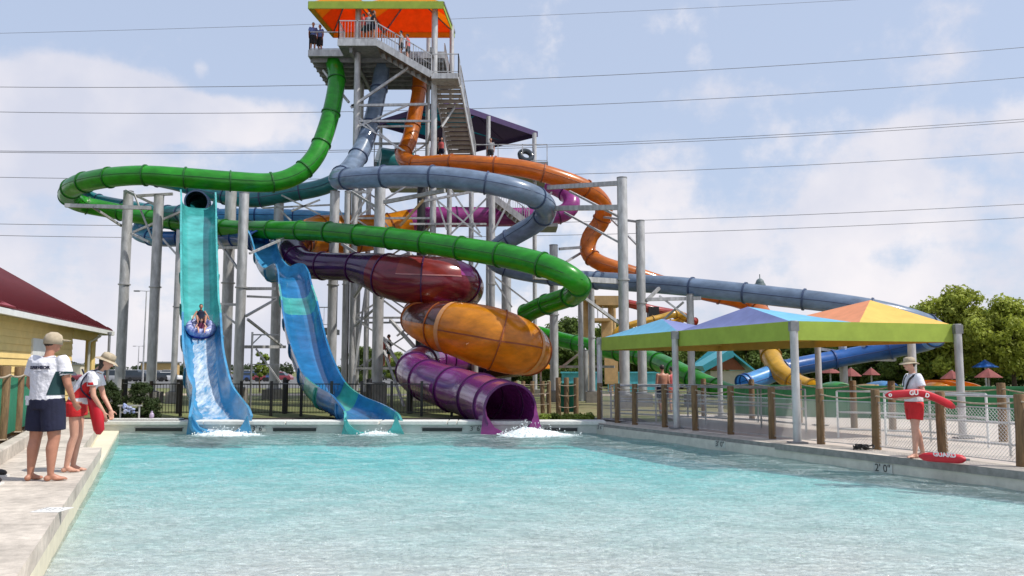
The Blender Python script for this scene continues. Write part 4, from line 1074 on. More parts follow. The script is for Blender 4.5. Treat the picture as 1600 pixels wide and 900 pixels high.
# ================================================================== SHADE CANOPY ON THE RIGHT
sc = thing('shade_canopy', 'long shade canopy with lime valance and cyan, violet and yellow peaks', 'shade canopy', (6.5, 22, DR))
Bc = V(Wp(1238, 503, 17.8).x, 17.8, Wp(1238, 503, 17.8).z); Cc = V(Wp(1488, 505, 19).x, 19, Bc.z); zE = Bc.z
Af = Wp(940, 527, 26.6); Af.z = zE
Dc = Cc + (Af - Bc); Dc.z = zE
def cell(q, ap, mids, nm):
    for i in range(4):
        p0, p1 = q[i], q[(i + 1) % 4]
        mb = MB(); sagtri(mb, p0, p1, ap, .09); mb.build('fabric_panel', M[mids[i]], sc)
def bil(u, v): # u across B->C, v along B->A
    return (Bc * (1 - u) + Cc * u) * (1 - v) + (Af * (1 - u) + Dc * u) * v
apx = [(.70, .27, .80), (.20, .30, .70), (.73, .70, .62), (.24, .78, .66)]
def pk(u, v, h): p = bil(u, v); return V(p.x, p.y, zE + h)
us = (0, .40, 1.0); vs_ = (0, .5, 1)
cell([bil(.40, 0), bil(1, 0), bil(1, .5), bil(.40, .5)], pk(.81, .17, .68), ['fyellow', 'fyellow', 'fyellow', 'fsalmon'], 'near right')
cell([bil(0, 0), bil(.40, 0), bil(.40, .5), bil(0, .5)], pk(.20, .30, .55), ['fcyan', 'fviolet', 'fviolet', 'fviolet'], 'near left')
cell([bil(.40, .5), bil(1, .5), bil(1, 1), bil(.40, 1)], pk(.70, .75, .60), ['fcyan', 'fviolet', 'fcyan', 'fcyan'], 'far right')
cell([bil(0, .5), bil(.40, .5), bil(.40, 1), bil(0, 1)], pk(.21, .76, .50), ['fviolet', 'fcyan', 'fcyan', 'fcyan'], 'far left')
vh = .41
for a_, b_ in ((Af, Bc), (Bc, Cc), (Cc, Dc), (Dc, Af)):
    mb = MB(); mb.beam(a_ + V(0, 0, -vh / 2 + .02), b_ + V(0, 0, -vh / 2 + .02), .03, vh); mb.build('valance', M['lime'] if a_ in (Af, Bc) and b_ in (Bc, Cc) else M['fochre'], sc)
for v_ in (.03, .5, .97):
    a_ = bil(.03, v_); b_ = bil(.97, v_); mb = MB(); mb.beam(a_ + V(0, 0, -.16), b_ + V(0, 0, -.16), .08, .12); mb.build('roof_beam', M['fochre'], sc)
for a_, b_ in ((0, 0), (0, .5), (0, 1), (1, 0), (1, .5), (1, 1)):
    p = bil(a_, b_); out_ = (p - bil(.5, .5)); out_.z = 0; out_.normalize()
    p = V(p.x, p.y, 0) + out_ * .1
    mb = MB(); mb.cyl((p.x, p.y, DR - .02), (p.x, p.y, zE + .02), .085, n=16); mb.build('post', M['steel'], sc)
    mb = MB(); mb.box((p.x, p.y, DR + .012), (.34, .34, .03)); mb.build('base_plate', sd_, sc)
    mb = MB(); mb.box((p.x, p.y, zE - .10), (.175, .175, .2)); mb.build('post_bracket', M['steeld'], sc)

# ================================================================== ROPE FENCE ON THE RIGHT
def timber(root, p, h, r=.085, name='post'):
    mb = MB(); rg = random.Random(int(p.x * 100)); lean = V(rg.uniform(-.015, .015), rg.uniform(-.015, .015), 0)
    mb.path([p + V(0, 0, -.05), p + V(0, 0, h * .5) + lean, p + V(0, 0, h - .02) + lean, p + V(0, 0, h) + lean], [r, r * .98, r * .97, r * .88], 12)
    mb.build(name, M['wood'], root)
def rope(root, a, b, sag=.06, r=.016):
    n = 8; pts = [a.lerp(b, i / n) + V(0, 0, -4 * sag * (i / n) * (1 - i / n)) for i in range(n + 1)]
    mb = MB(); mb.path(pts, r, 5); mb.build('rope', M['rope'], root)
def chainlink(root, a, b, z0, z1, cellw=.065, wr=.0024, m_=None):
    L = (b - a).length; d = (b - a).normalized(); H = z1 - z0; mb = MB(); n = int((L + H) / cellw)
    nrm_ = d.cross(V(0, 0, 1))
    for i in range(n):
        s = i * cellw
        for sgn in (1, -1):
            # wire from bottom at s going up-left / up-right
            s0 = s - (H if sgn > 0 else 0); s1 = s0 + sgn * H if sgn > 0 else s - H
            if sgn > 0: A0, A1 = s - H, s
            else: A0, A1 = s, s - H
            t0, t1 = 0.0, 1.0; da = A1 - A0
            # clip to 0..L
            if da > 0: t0 = max(t0, (0 - A0) / da); t1 = min(t1, (L - A0) / da)
            else: t0 = max(t0, (L - A0) / da); t1 = min(t1, (0 - A0) / da)
            if t1 - t0 < .02: continue
            p = a + d * (A0 + da * t0) + V(0, 0, z0 + H * t0); q = a + d * (A0 + da * t1) + V(0, 0, z0 + H * t1)
            mb.beam(p, q, wr * 2, wr * 2, up=nrm_)
    mb.beam(a + V(0, 0, z1), b + V(0, 0, z1), .02); mb.beam(a + V(0, 0, z0), b + V(0, 0, z0), .015)
    mb.build('chain_link', m_ or M['steel'], root)
fe = thing('rope_fence', 'timber post and rope fence with chain link along the right pool deck', 'fence', Gp(1283, 694, DR))
posts = [(937, 657), (965, 660), (992, 663), (1039, 667), (1087, 672), (1142, 678), (1207, 685), (1283, 694), (1370, 702), (1474, 714), (1597, 729), (1760, 748)]
pw = [Gp(a_, b_, DR) for a_, b_ in posts]
for p in pw: timber(fe, V(p.x, p.y, DR), 1.14)
for a_, b_ in zip(pw[:-1], pw[1:]):
    rope(fe, a_ + V(0, -.09, 1.02), b_ + V(0, -.09, 1.02)); chainlink(fe, V(a_.x, a_.y, 0), V(b_.x, b_.y, 0), DR + .06, DR + .9)
fb = thing('rope_fence', 'second row of timber posts with rope behind the patio walkway', 'fence', Gp(1335, 668, DR))
posts2 = [(1100, 650), (1175, 655), (1250, 660), (1335, 668), (1395, 673), (1568, 690), (1720, 706)]
pw2 = [Gp(a_, b_, DR) for a_, b_ in posts2]
for p in pw2: timber(fb, V(p.x, p.y, DR), 1.25, .09)
for a_, b_ in zip(pw2[:-1], pw2[1:]): rope(fb, a_ + V(0, -.1, 1.12), b_ + V(0, -.1, 1.12), .09)
# dense timber posts near the corner
fc = thing('rope_fence', 'short timber fence with green screen between the purple mouth and the canopy', 'fence', Gp(890, 655, -.1))
for px in (873, 885, 900): timber(fc, Gp(px, 651, GZ), 1.35, .09)
for px in (806, 818, 832, 848, 858): timber(fc, Gp(px, 646, GZ), 1.2, .08)
mb = MB(); a_ = Gp(873, 651, GZ); b_ = Gp(900, 651, GZ); mb.beam(a_ + V(0, .12, .65), b_ + V(0, .12, .65), .02, 1.0); mb.build('green_screen', M['gmesh'], fc)
for x0, x1_, y in ((806, 858, 646), (873, 900, 651)):
    a_ = Gp(x0, y, GZ); b_ = Gp(x1_, y, GZ)
    for z in (.35, .75, 1.1): rope(fc, a_ + V(0, -.1, z), b_ + V(0, -.1, z), .04, .014)
# white queue rails on the patio
def qrail(pts, label, h=1.05, cat='queue railing'):
    e = thing('queue_railing', label, cat, pts[0], 'pipe queue railings on the patio'); mb = MB()
    for a_, b_ in zip(pts[:-1], pts[1:]):
        for z in (h, h * .55, .2): mb.cyl(a_ + V(0, 0, z), b_ + V(0, 0, z), .022, n=8)
    mb.build('rails', M['steel'], e)
    for a_, b_ in zip(pts[:-1], pts[1:]):
        n = max(1, int((b_ - a_).length / 1.7))
        for i in range(n + 1):
            p = a_.lerp(b_, i / n); mb = MB(); mb.cyl(p, p + V(0, 0, h), .025, n=8); mb.build('post', M['white'] if 'white' in label else M['steel'], e)
qrail([Gp(955, 655, DR), Gp(1190, 668, DR), Gp(1260, 676, DR)], 'grey pipe queue railing below the left half of the canopy')
qrail([Gp(965, 650, DR), Gp(1075, 652, DR), Gp(1185, 660, DR), Gp(1250, 666, DR)], 'rear grey pipe queue railing behind the first one under the canopy')
qrail([Gp(1385, 695, DR), Gp(1580, 713, DR), Gp(1700, 728, DR)], 'white pipe queue railing behind the lifeguard on the right')
qrail([Gp(1310, 684, DR), Gp(1455, 690, DR), Gp(1545, 700, DR)], 'white pipe queue railing in front of the green pool wall')
# ================================================================== LEFT SIDE: HOUSE, FENCE, BUSHES
hz = thing('poolside_building', 'yellow clapboard building with dark red metal roof at the left edge', 'building', (-14, 18, -.1))
def eline(Y, inset=0.0): return V(-11.6 - (Y - 17.2) * .257 - inset, Y, 0)
EZ = 3.0
def EV(Y, z, inset=0): p = eline(Y, inset); return V(p.x, p.y, z)
YN, YE = 12.5, 32.2
E1 = EV(YE, EZ); E0 = EV(YN, EZ); W_ = 9.2
E2 = E1 + V(-W_, -.4, 0); E3 = E0 + V(-W_, -.4, 0)
dE = (E1 - E0).normalized()
sl_ = math.tan(R(32)) * W_ / 2
rA = (E1 + E2) / 2 - dE * W_ / 2 + V(0, 0, sl_); rB = (E0 + E3) / 2 + dE * W_ / 2 * 0 + V(0, 0, sl_)
def ribbed(poly, mb): mb.slab(poly, .05)
mb = MB(); mb.slab([E0, E1, rA, rB], .05); mb.slab([E1, E2, rA], .05); mb.slab([E2, E3, rB, rA], .05)
# standing ribs of the sheet metal
n = 62
for i in range(n):
    f = (i + .5) / n; p = E0.lerp(E1, f); up_ = (rB - E0); 
    # run straight up slope, stop at hip
    a_ = p; Lr = 1.0
    perp = V(-dE.y, dE.x, 0); d_ = perp * (W_ / 2) + V(0, 0, sl_)
    dist = (E1 - p).length
    k = min(1.0, dist / (W_ / 2)); mb.beam(a_ + V(0, 0, .035), a_ + d_ * k + V(0, 0, .035), .035, .04)
mb.build('roof', M['mroof'], hz)
mb = MB(); mb.beam(E0 + V(.02, 0, -.10), E1 + V(.02, 0, -.10), .12, .15); mb.beam(E1 + V(0, .05, -.10), E2 + V(0, .05, -.10), .12, .15); mb.build('gutter', M['white'], hz)
mb = MB(); mb.slab([E0 + V(0, 0, -.05), E1 + V(0, 0, -.05), E2 + V(0, 0, -.05), E3 + V(0, 0, -.05)], .03); mb.build('soffit', M['ctrim'], hz)
# wall with lap boards
def lapwall(mb, a_, b_, z0, z1, board=.19):
    d = (b_ - a_).normalized(); nn = V(d.y, -d.x, 0)
    z = z0
    while z < z1:
        zt = min(z1, z + board)
        mb.add([a_ + nn * .03 + V(0, 0, z), b_ + nn * .03 + V(0, 0, z), b_ + nn * .006 + V(0, 0, zt), a_ + nn * .006 + V(0, 0, zt)], [(0, 1, 2, 3)])
        mb.add([a_ + V(0, 0, z), b_ + V(0, 0, z), b_ + nn * .03 + V(0, 0, z), a_ + nn * .03 + V(0, 0, z)], [(0, 1, 2, 3)])
        z += board
Yw = 28.3
wa_, wb_ = eline(YN, .55), eline(Yw, .55)
mb = MB(); mb.slab([wa_, wb_, wb_ + V(0, 0, EZ - .1), wa_ + V(0, 0, EZ - .1)], .12)
nnw = V((wb_ - wa_).normalized().y, -(wb_ - wa_).normalized().x, 0)
lapwall(mb, wa_ + nnw * .06, wb_ + nnw * .06, -.1, EZ - .12)
wc_ = wb_ + V(-5, -.3, 0); mb.slab([wb_, wc_, wc_ + V(0, 0, EZ - .1), wb_ + V(0, 0, EZ - .1)], .12)
wn_ = eline(19.6, .62); wq_ = wn_ + V(-7, -.35, 0); mb.slab([wq_, wn_, wn_ + V(0, 0, EZ - .1), wq_ + V(0, 0, EZ - .1)], .12)
mb.build('wall', M['yside'], hz)
dY = 23.9; a_ = eline(dY, .55) + nnw * .10; b_ = eline(dY + 1.2, .55) + nnw * .10
mb = MB(); mb.slab([a_, b_, b_ + V(0, 0, 2.4), a_ + V(0, 0, 2.4)], .06); dr = mb.build('door', M['white'], hz)
mb = MB(); mb.ball(a_ + nnw * .07 + (b_ - a_) * .12 + V(0, 0, 1), .035, 8); h_ = mb.build('handle', sd_, None)
for v in h_.data.vertices: v.co -= Vector(hz.location)
h_.parent = dr
for Y_, nm in ((31.4, 'porch_post'), (17.8, 'porch_post')):
    p = eline(Y_, .62 if Y_ > 20 else .3); mb = MB(); mb.box((p.x, p.y, EZ / 2 - .1), (.26, .26, EZ - .05)); mb.build(nm, M['yside'] if Y_ > 20 else M['ctrim'], hz)
for Y_ in (30.4, 19.0):
    p = eline(Y_, .0); q = eline(Y_, .42)
    mb = MB(); mb.path([V(p.x + .0, p.y, EZ - .16), V(p.x - .05, p.y, EZ - .28), V(q.x, q.y, EZ - .5), V(q.x, q.y, .1)], .05, 8); mb.build('downspout', M['white'], hz)
mb = MB(); mb.beam(EV(Yw, EZ - .28, .55), EV(YE - .5, EZ - .28, .55), .2, .3); mb.build('porch_beam', M['yside'], hz)
# near porch roof corner
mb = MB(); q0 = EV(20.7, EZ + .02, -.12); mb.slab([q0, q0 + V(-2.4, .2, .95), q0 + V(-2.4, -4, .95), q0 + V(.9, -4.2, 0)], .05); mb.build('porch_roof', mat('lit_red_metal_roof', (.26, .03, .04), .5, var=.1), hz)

lf = thing('screen_fence', 'timber post fence with green screen and rope at the left edge', 'fence', (-9.8, 16, .06))
yy = [12.2, 14.2, 16.3, 18.4, 20.5, 22.6, 24.6]
lp = [V(CUR(y) - .62, y, .05) for y in yy]
for p in lp: timber(lf, p, 1.5, .105)
for i in range(len(lp) - 1):
    a_, b_ = lp[i], lp[i + 1]
    rope(lf, a_ + V(.11, 0, 1.33), b_ + V(.11, 0, 1.33), .05, .02)
    mb = MB(); mb.path([a_ + V(.12 * math.cos(t_ * .6), .12 * math.sin(t_ * .6), .08) for t_ in range(11)], .02, 5); mb.build('rope', M['rope'], lf)
    if i < 5:
        mb = MB(); mb.slab([a_ + V(-.02, .0, .12), b_ + V(-.02, 0, .12), b_ + V(-.02, 0, 1.28), a_ + V(-.02, 0, 1.28)], .012); mb.build('green_screen', M['gmesh'], lf)

# ------------------------------------------------------------------ foliage
def leafmat(name, c, var=.25):
    return mat(name, c, rough=.6, lucent=.38, var=var, scale=.9, spec=.3)
def crown_mesh(name, m_, clumps, nleaf, size, rg, flat_=.8):
    """clumps: (centre, radius); many small leaf faces spread through each clump"""
    vs = []; fs = []
    for c, r in clumps:
        for _ in range(int(nleaf * r * r)):
            d = V(rg.gauss(0, 1), rg.gauss(0, 1), rg.gauss(0, 1)).normalized() * (r * rg.random() ** .45)
            p = Vector(c) + V(d.x, d.y, d.z * flat_)
            n_ = (d.normalized() + V(rg.gauss(0, .6), rg.gauss(0, .6), rg.gauss(.4, .6))).normalized()
            u = n_.orthogonal().normalized(); a = rg.uniform(0, 6.28); v = n_.cross(u); u2 = u * math.cos(a) + v * math.sin(a); v2 = n_.cross(u2)
            s = size * rg.uniform(.5, 1.6); b = len(vs)
            vs += [p - u2 * s * .6, p - v2 * s * .35 + n_ * s * .1, p + u2 * s * .6, p + v2 * s * .35 + n_ * s * .1]; fs.append((b, b + 1, b + 2, b + 3))
    me = bpy.data.meshes.new(name); me.from_pydata([tuple(v) for v in vs], [], fs); me.materials.append(m_); me.update(); return me
def tree(name, label, cat, loc, H, rad, m_, seed, trunk=.32, nleaf=230, size=.16, ncl=34, group=None, cb=.30):
    rg = random.Random(seed); e = thing(name, label, cat, loc, group)
    hz_ = H * cb; cc = []
    mb = MB(); tp = V(rg.uniform(-.2, .2), rg.uniform(-.2, .2), H * .62)
    mb.path([V(0, 0, -.1), V(0, 0, H * .12), tp * .5, tp], [trunk * .5, trunk * .42, trunk * .3, trunk * .12], 9)
    for i in range(ncl):
        th = rg.uniform(0, 6.283); zf = rg.random(); 
        prof_r = math.sin(PI * (zf * .82 + .14)) ** .7
        rr = rad * prof_r * (rg.uniform(.35, 1.12) if i % 3 else rg.uniform(.0, .5))
        c = V(math.cos(th) * rr, math.sin(th) * rr, hz_ + (H - hz_) * (.06 + .86 * zf))
        r = rad * rg.uniform(.10, .31); cc.append((c, r))
        if i % 2 == 0:
            s0 = tp * rg.uniform(.35, .9); mid_ = s0.lerp(c, .5) + V(0, 0, rg.uniform(0, .3)); mb.path([s0, mid_, c], [trunk * .14, trunk * .09, trunk * .03], 5)
    o = bpy.data.objects.new('trunk', mb.mesh('trunk', M['bark'])); COL.objects.link(o); o.parent = e
    o = bpy.data.objects.new('crown', crown_mesh('crown', m_, cc, nleaf * 4 / rad / rad * 1.35, size, rg)); COL.objects.link(o); o.parent = e
    return e
LM1 = leafmat('yellow_green_leaves', (.36, .41, .06)); LM2 = leafmat('mid_green_leaves', (.25, .33, .055)); LM3 = leafmat('dark_green_leaves', (.12, .18, .035)); LM4 = leafmat('juniper_needles', (.05, .08, .022))
# big trees on the right
tg = 'trees behind the pools on the right'
T1 = tree('leafy_tree', 'tallest yellow green leafy tree at the right behind the lifeguard', 'tree', (Wp(1500, 600, 56).x, 56, GZ), 7.3, 3.3, LM1, 11, group=tg, nleaf=620, ncl=95, size=.19, cb=.2)
T2 = tree('leafy_tree', 'yellow green leafy tree at the right edge of the photo', 'tree', (Wp(1585, 600, 54).x, 54, GZ), 6.5, 3.1, LM1, 12, group=tg, nleaf=620, ncl=92, size=.19, cb=.2)
T3 = tree('leafy_tree', 'mid green leafy tree left of the tallest one behind the grey tube end', 'tree', (Wp(1440, 600, 58).x, 58, GZ), 6.1, 2.9, LM2, 13, group=tg, nleaf=620, ncl=84, size=.18, cb=.15)
T4 = tree('leafy_tree', 'dark leafy tree behind the deep blue tube', 'tree', (Wp(1395, 600, 60).x, 60, GZ), 5.2, 2.9, LM3, 14, group=tg, nleaf=600, ncl=84, size=.18, cb=.08)
for i, (src, px, Y, s, lab) in enumerate([(T1, 1640, 58, .92, 'yellow green tree just past the right edge of the photo'), (T3, 1545, 62, 1.02, 'mid green tree between the two right ones'), (T4, 1345, 62, .95, 'dark tree above the pink umbrellas beneath the yellow peak'),
        (T4, 1300, 64, .9, 'dark tree behind the column under the deep blue tube'), (T3, 1480, 66, .85, 'mid green tree low behind the lifeguard hat'), (T4, 1255, 66, .95, 'dark tree behind the yellow tube foot'),
        (T3, 1215, 70, .84, 'green tree seen beside the yellow tube under the canopy'), (T4, 1170, 68, 1.0, 'dark tree right of the cyan roofed hut'), (T3, 1120, 74, .82, 'green tree behind the cyan roofed hut'), (T4, 1065, 76, 1.1, 'dark tree seen behind the second green slide'),
        (T3, 1015, 78, .9, 'green tree right of the tallest column below the canopy line'), (T4, 965, 78, 1.2, 'dark tree behind the left end of the canopy'), (T3, 925, 80, .95, 'green tree below the tan tower'), (T4, 885, 78, 1.25, 'dark tree under the second green slide head'),
        (T3, 845, 82, .9, 'green tree behind the orange umbrella'), (T4, 800, 84, 1.0, 'dark tree behind the purple mouth'), (T3, 755, 86, .75, 'green tree low behind the amber bowl'), (T4, 700, 88, .8, 'dark tree seen left of the violet tube bend'), (T3, 620, 90, .6, 'small green tree low behind the tower foot'),
        (T4, 570, 88, .8, 'dark shrubby tree right of the wavy chute foot'), (T1, 1420, 63, .7, 'yellow green tree low between deep blue tube and spotlight post')]):
    dup(src, (Wp(px, 600, Y).x, Y, GZ), lab, rz=i * 1.7, sc=s)
tree('young_tree', 'small round green tree in the lawn seen between the two open chutes', 'tree', (Wp(406, 600, 62).x, 62, GZ), 3.0, .85, LM2, 21, trunk=.16, nleaf=420, size=.12, ncl=24, cb=.35)
for i, (src, px, Y, s, lab) in enumerate([(T4, 1610, 68, 1.15, 'dark tree low behind the right edge tree'), (T4, 1510, 70, 1.2, 'dark tree low behind the tallest tree'), (T4, 1455, 72, 1.1, 'dark tree low behind the lifeguard hat and blue tube end'), (T3, 1370, 72, .9, 'green tree behind the truss arms of the deep blue tube'),
        (T3, 1320, 76, .95, 'green tree far behind the pink umbrellas'), (T4, 1275, 76, 1.15, 'dark tree far behind the front canopy post'), (T4, 1235, 78, 1.2, 'dark tree far behind the yellow tube'), (T4, 1195, 80, 1.15, 'dark tree far right of the hut'), (T4, 1145, 84, 1.2, 'dark tree far behind the hut roof'),
        (T3, 1090, 84, 1.0, 'green tree far behind the second green slide foot'), (T4, 1035, 86, 1.25, 'dark tree far behind the shirtless man'), (T4, 995, 88, 1.2, 'dark tree far between the tallest columns'), (T4, 945, 90, 1.3, 'dark tree far behind the play tower legs'), (T4, 905, 90, 1.25, 'dark tree far behind the short column left of the canopy'), (T3, 865, 92, 1.1, 'green tree far behind the orange umbrella'), (T4, 825, 92, 1.1, 'dark tree far behind the timber fence')]):
    dup(src, (Wp(px, 600, Y).x, Y, GZ - .6), lab, rz=i * 2.3 + 1, sc=s)
# bushes
for px, Y, H, rad, seed, lab in ((168, 25.9, 1.25, .58, 31, 'dark green rounded bush right of the girl guard'), (220, 25.8, 1.22, .60, 32, 'dark green rounded bush beside the drain grate')):
    x = Wp(px, 620, Y).x; e = thing('round_bush', lab, 'bush', (x, Y, -.1), 'dark rounded bushes'); rg = random.Random(seed); cc = []
    for i in range(46):
        th = rg.uniform(0, 6.283); zf = rg.random(); rr = rad * math.sqrt(max(0, 1 - zf ** 2.2)) * rg.uniform(.45, .88); cc.append((V(math.cos(th) * rr, math.sin(th) * rr, H * (.08 + zf * .84)), rad * .27))
    o = bpy.data.objects.new('foliage', crown_mesh('foliage', LM4, cc, 9000, .045, rg)); COL.objects.link(o); o.parent = e
    mb = MB(); mb.path([V(0, 0, 0), V(0, 0, H * .8)], [.06, .02], 6)
    for i in range(14):
        c = cc[i][0]; mb.path([V(0, 0, c.z * .5), c], [.02, .008], 4)
    o = bpy.data.objects.new('stem', mb.mesh('stem', M['bark'])); COL.objects.link(o); o.parent = e
# far woods along the horizon
rg = random.Random(40); cc = []
for i in range(260):
    x = rg.uniform(-240, 260); Y = rg.uniform(300, 340)
    cc.append((V(x, Y, rg.uniform(.5, 3.2)), rg.uniform(2, 3.6)))
o = bpy.data.objects.new('far_woods', crown_mesh('far_woods', leafmat('far_leaves', (.07, .10, .045)), cc, 26, .9, rg)); COL.objects.link(o)
tag(o, 'low line of distant woods along the horizon', 'woods', kind='stuff')
# low plants in the bed at the back corner
rg = random.Random(41); cc = [(V(Wp(px, 650, 26.5).x, 26.5 + rg.uniform(-.3, .8), -.02), rg.uniform(.10, .2)) for px in range(842, 925, 5)]
o = bpy.data.objects.new('ground_plants', crown_mesh('ground_plants', LM2, cc, 9000, .06, rg)); COL.objects.link(o); tag(o, 'low green plants in the mulch right of the purple mouth', 'plants', kind='stuff')

# ------------------------------------------------------------------ black iron fence behind the chutes
bf = thing('iron_fence', 'black iron picket fence on the lawn behind the open chutes', 'fence', (Wp(450, 640, 29.5).x, 29.5, GZ))
xa_, xb_ = Wp(235, 640, 29.5).x, Wp(800, 640, 29.5).x
for k in range(13):
    x = xa_ + (xb_ - xa_) * k / 12; mb = MB(); mb.box((x, 29.5, .48), (.09, .09, 1.25)); mb.build('post', M['black'], bf)
    if k < 12:
        L = (xb_ - xa_) / 12; mb = MB()
        for z in (1.0, .02): mb.beam((x, 29.5, z), (x + L, 29.5, z), .035)
        for j in range(1, 10): mb.beam((x + L * j / 10, 29.5, -.02), (x + L * j / 10, 29.5, 1.0), .013)
        mb.build('picket_panel', M['black'], bf)
kf = thing('rope_fence', 'dark posts and rope between the pool back wall and the open chutes', 'fence', (Wp(360, 650, 31.4).x, 31.4, GZ))
ks = [Wp(px, 640, 31.4) for px in (193, 279, 356, 445, 519, 576, 640)]
for p in ks: mb = MB(); mb.cyl((p.x, 31.4, GZ), (p.x, 31.4, 1.15), .11, n=10); mb.build('post', M['black'], kf)
for a_, b_ in zip(ks[:-1], ks[1:]):
    mb = MB(); A_, B_ = V(a_.x, 31.28, 1.0), V(b_.x, 31.28, 1.0); mb.path([A_.lerp(B_, i / 6) - V(0, 0, .2 * (i / 6) * (1 - i / 6)) for i in range(7)], .016, 5); mb.build('rope', M['steeld'], kf)

# grey pipe stand with blue cloth by the grate
e = thing('pipe_stand', 'grey pipe stand with blue cloth over it in front of the bushes', 'pipe stand', (Wp(203, 650, 25.3).x, 25.3, 0))
xs = Wp(203, 640, 25.3).x
mb = MB(); mb.beam((xs - .34, 25.3, .42), (xs + .34, 25.3, .42), .13, .04)
for dx in (-.28, .28): mb.cyl((xs + dx, 25.3, 0), (xs + dx, 25.3, .42), .03, n=8)
mb.beam((xs - .28, 25.3, .22), (xs + .28, 25.3, .22), .04); mb.build('frame', M['steel'], e)
rg = random.Random(9); mb = MB()
for i in range(14): mb.ball((xs + rg.uniform(-.15, .15), 25.24 + rg.uniform(-.05, .05), .42 + rg.uniform(-.2, .04)), (rg.uniform(.04, .09), .05, rg.uniform(.03, .08)), 8)
one(mb, 'towel', mat('blue_white_cloth', (.12, .2, .5), .9, scale=12, col2=(.6, .62, .7)), 'crumpled blue and white towel on the grey pipe stand', 'towel')
mb = MB(); p = Wp(237, 650, 25.1); mb.ball((p.x, 25.1, .13), (.07, .07, .1), 12); mb.cyl((p.x, 25.1, .2), (p.x, 25.1, .27), .03, n=8)
one(mb, 'jug', mat('pale_violet_plastic', (.45, .36, .5), .4), 'small pale violet jug standing on the deck by the grate', 'jug')

# ------------------------------------------------------------------ lamp posts and car park
def lamp(label, px, ytop, Y, heads=2, r=.09):
    x = Wp(px, 590, Y).x; zt = Wp(px, ytop, Y).z; e = thing('street_lamp', label, 'lamp post', (x, Y, GZ))
    mb = MB(); mb.cyl((x, Y, GZ), (x, Y, zt), r * 1.3, r * .7, n=8); mb.build('pole', M['steel'], e)
    for s_ in ((-1, 1) if heads == 2 else (1,)):
        mb = MB(); mb.beam((x, Y, zt), (x + s_ * .9, Y, zt + .05), .07); mb.build('arm', M['steel'], e)
        mb = MB(); mb.box((x + s_ * 1.1, Y, zt + .02), (.6, .35, .14)); mb.build('lamp_head', sd_, e)
lamp('tall twin headed lamp post in the car park left of the second column', 223, 455, 95)
lamp('distant shorter lamp post beside the tall twin headed one', 215, 541, 200, 2, .12)
lamp('thin lamp post far off left of the young tree', 318, 520, 150)
mb = MB(); x = Wp(168, 590, 28).x; mb.cyl((x, 28, GZ), (x, 28, Wp(168, 523, 28).z), .045, n=8); mb.cyl((x, 28, Wp(168, 523, 28).z), (x, 28, Wp(168, 519, 28).z), .07, n=8)
one(mb, 'thin_pole', [M['steeld']], 'thin dark pole beside the porch of the yellow building', 'pole')
fr_ = thing('pipe_gantry', 'thin grey pipe gantry standing left of the wavy chute', 'pipe gantry', (Wp(392, 640, 31).x, 31, GZ))
x0 = Wp(392, 600, 31).x; x1_ = Wp(434, 600, 31).x; zt = Wp(392, 523, 31).z
mb = MB(); mb.cyl((x0, 31, GZ), (x0, 31, zt + .1), .04, n=8); mb.beam((x0, 31, zt), (x1_, 31, zt), .05); mb.beam((x0, 31, zt - .35), (x0 + .35, 31, zt), .04); mb.beam((x0, 31, zt - 1.1), (x1_, 31, zt - 1.1), .035); mb.build('frame', sd_, fr_)
def car_proto(label, loc, m_, van=False):
    e = thing('parked_car', label, 'car', loc, 'cars in the far car park'); mb = MB()
    def b(mb_, x0, x1, y0, y1, z0, z1, tx=.0, ty=.06, mi=0):
        mb_.add([V(x0, y0, z0), V(x1, y0, z0), V(x1, y1, z0), V(x0, y1, z0), V(x0 + tx, y0 + ty, z1), V(x1 - tx, y0 + ty, z1), V(x1 - tx, y1 - ty, z1), V(x0 + tx, y1 - ty, z1)], [(0, 3, 2, 1), (4, 5, 6, 7), (0, 1, 5, 4), (1, 2, 6, 5), (2, 3, 7, 6), (3, 0, 4, 7)], mi)
    b(mb, -2.2, 2.2, -.88, .88, .28, .62, .0, .0); b(mb, -2.2, 2.2, -.88, .88, .62, .92, .18, .05)
    def cp_(mb_, m__): o = bpy.data.objects.new(mb_[1], mb_[0].mesh(mb_[1], m__)); COL.objects.link(o); o.parent = e
    cp_((mb, 'body'), m_)
    mb = MB(); b(mb, -1.7 if van else -1.4, 1.15, -.82, .82, .92, 1.38 + .35 * van, .28 if van else .42, .14); cp_((mb, 'windows'), M['glass'])
    mb = MB(); b(mb, -1.4 if van else -.98, .78, -.68, .68, 1.38 + .35 * van, 1.44 + .35 * van, .1, .06); cp_((mb, 'roof'), m_)
    for x in (-1.35, 1.35):
        for y in (-.9, .74):
            mb = MB(); mb.cyl((x, y, .33), (x, y + .16, .33), .33, n=12); cp_((mb, 'wheel'), M['rubber'])
    return e
cols = [('white', (.7, .7, .7)), ('silver', (.38, .39, .4)), ('dark red', (.25, .02, .03)), ('black', (.02, .02, .022)), ('blue', (.04, .09, .25))]
prot = []
rg = random.Random(50)
marks = [(105, 'left of the yellow building porch'), (150, 'beside the thin dark pole'), (176, 'just left of the leftmost column'), (205, 'right of the leftmost column'), (220, 'under the tall lamp post'), (246, 'right of the second column'), (262, 'left of the straight chute'), (345, 'right of the straight chute'), (388, 'left of the young tree'), (402, 'below the young tree'), (420, 'right of the young tree'), (437, 'left of the wavy chute'), (505, 'right of the wavy chute'), (560, 'seen through the tower foot'), (610, 'right of the tower foot')]
rows = [(128, 'front row'), (146, 'second row'), (166, 'middle row'), (190, 'rear row'), (222, 'farthest row')]
ci = 0
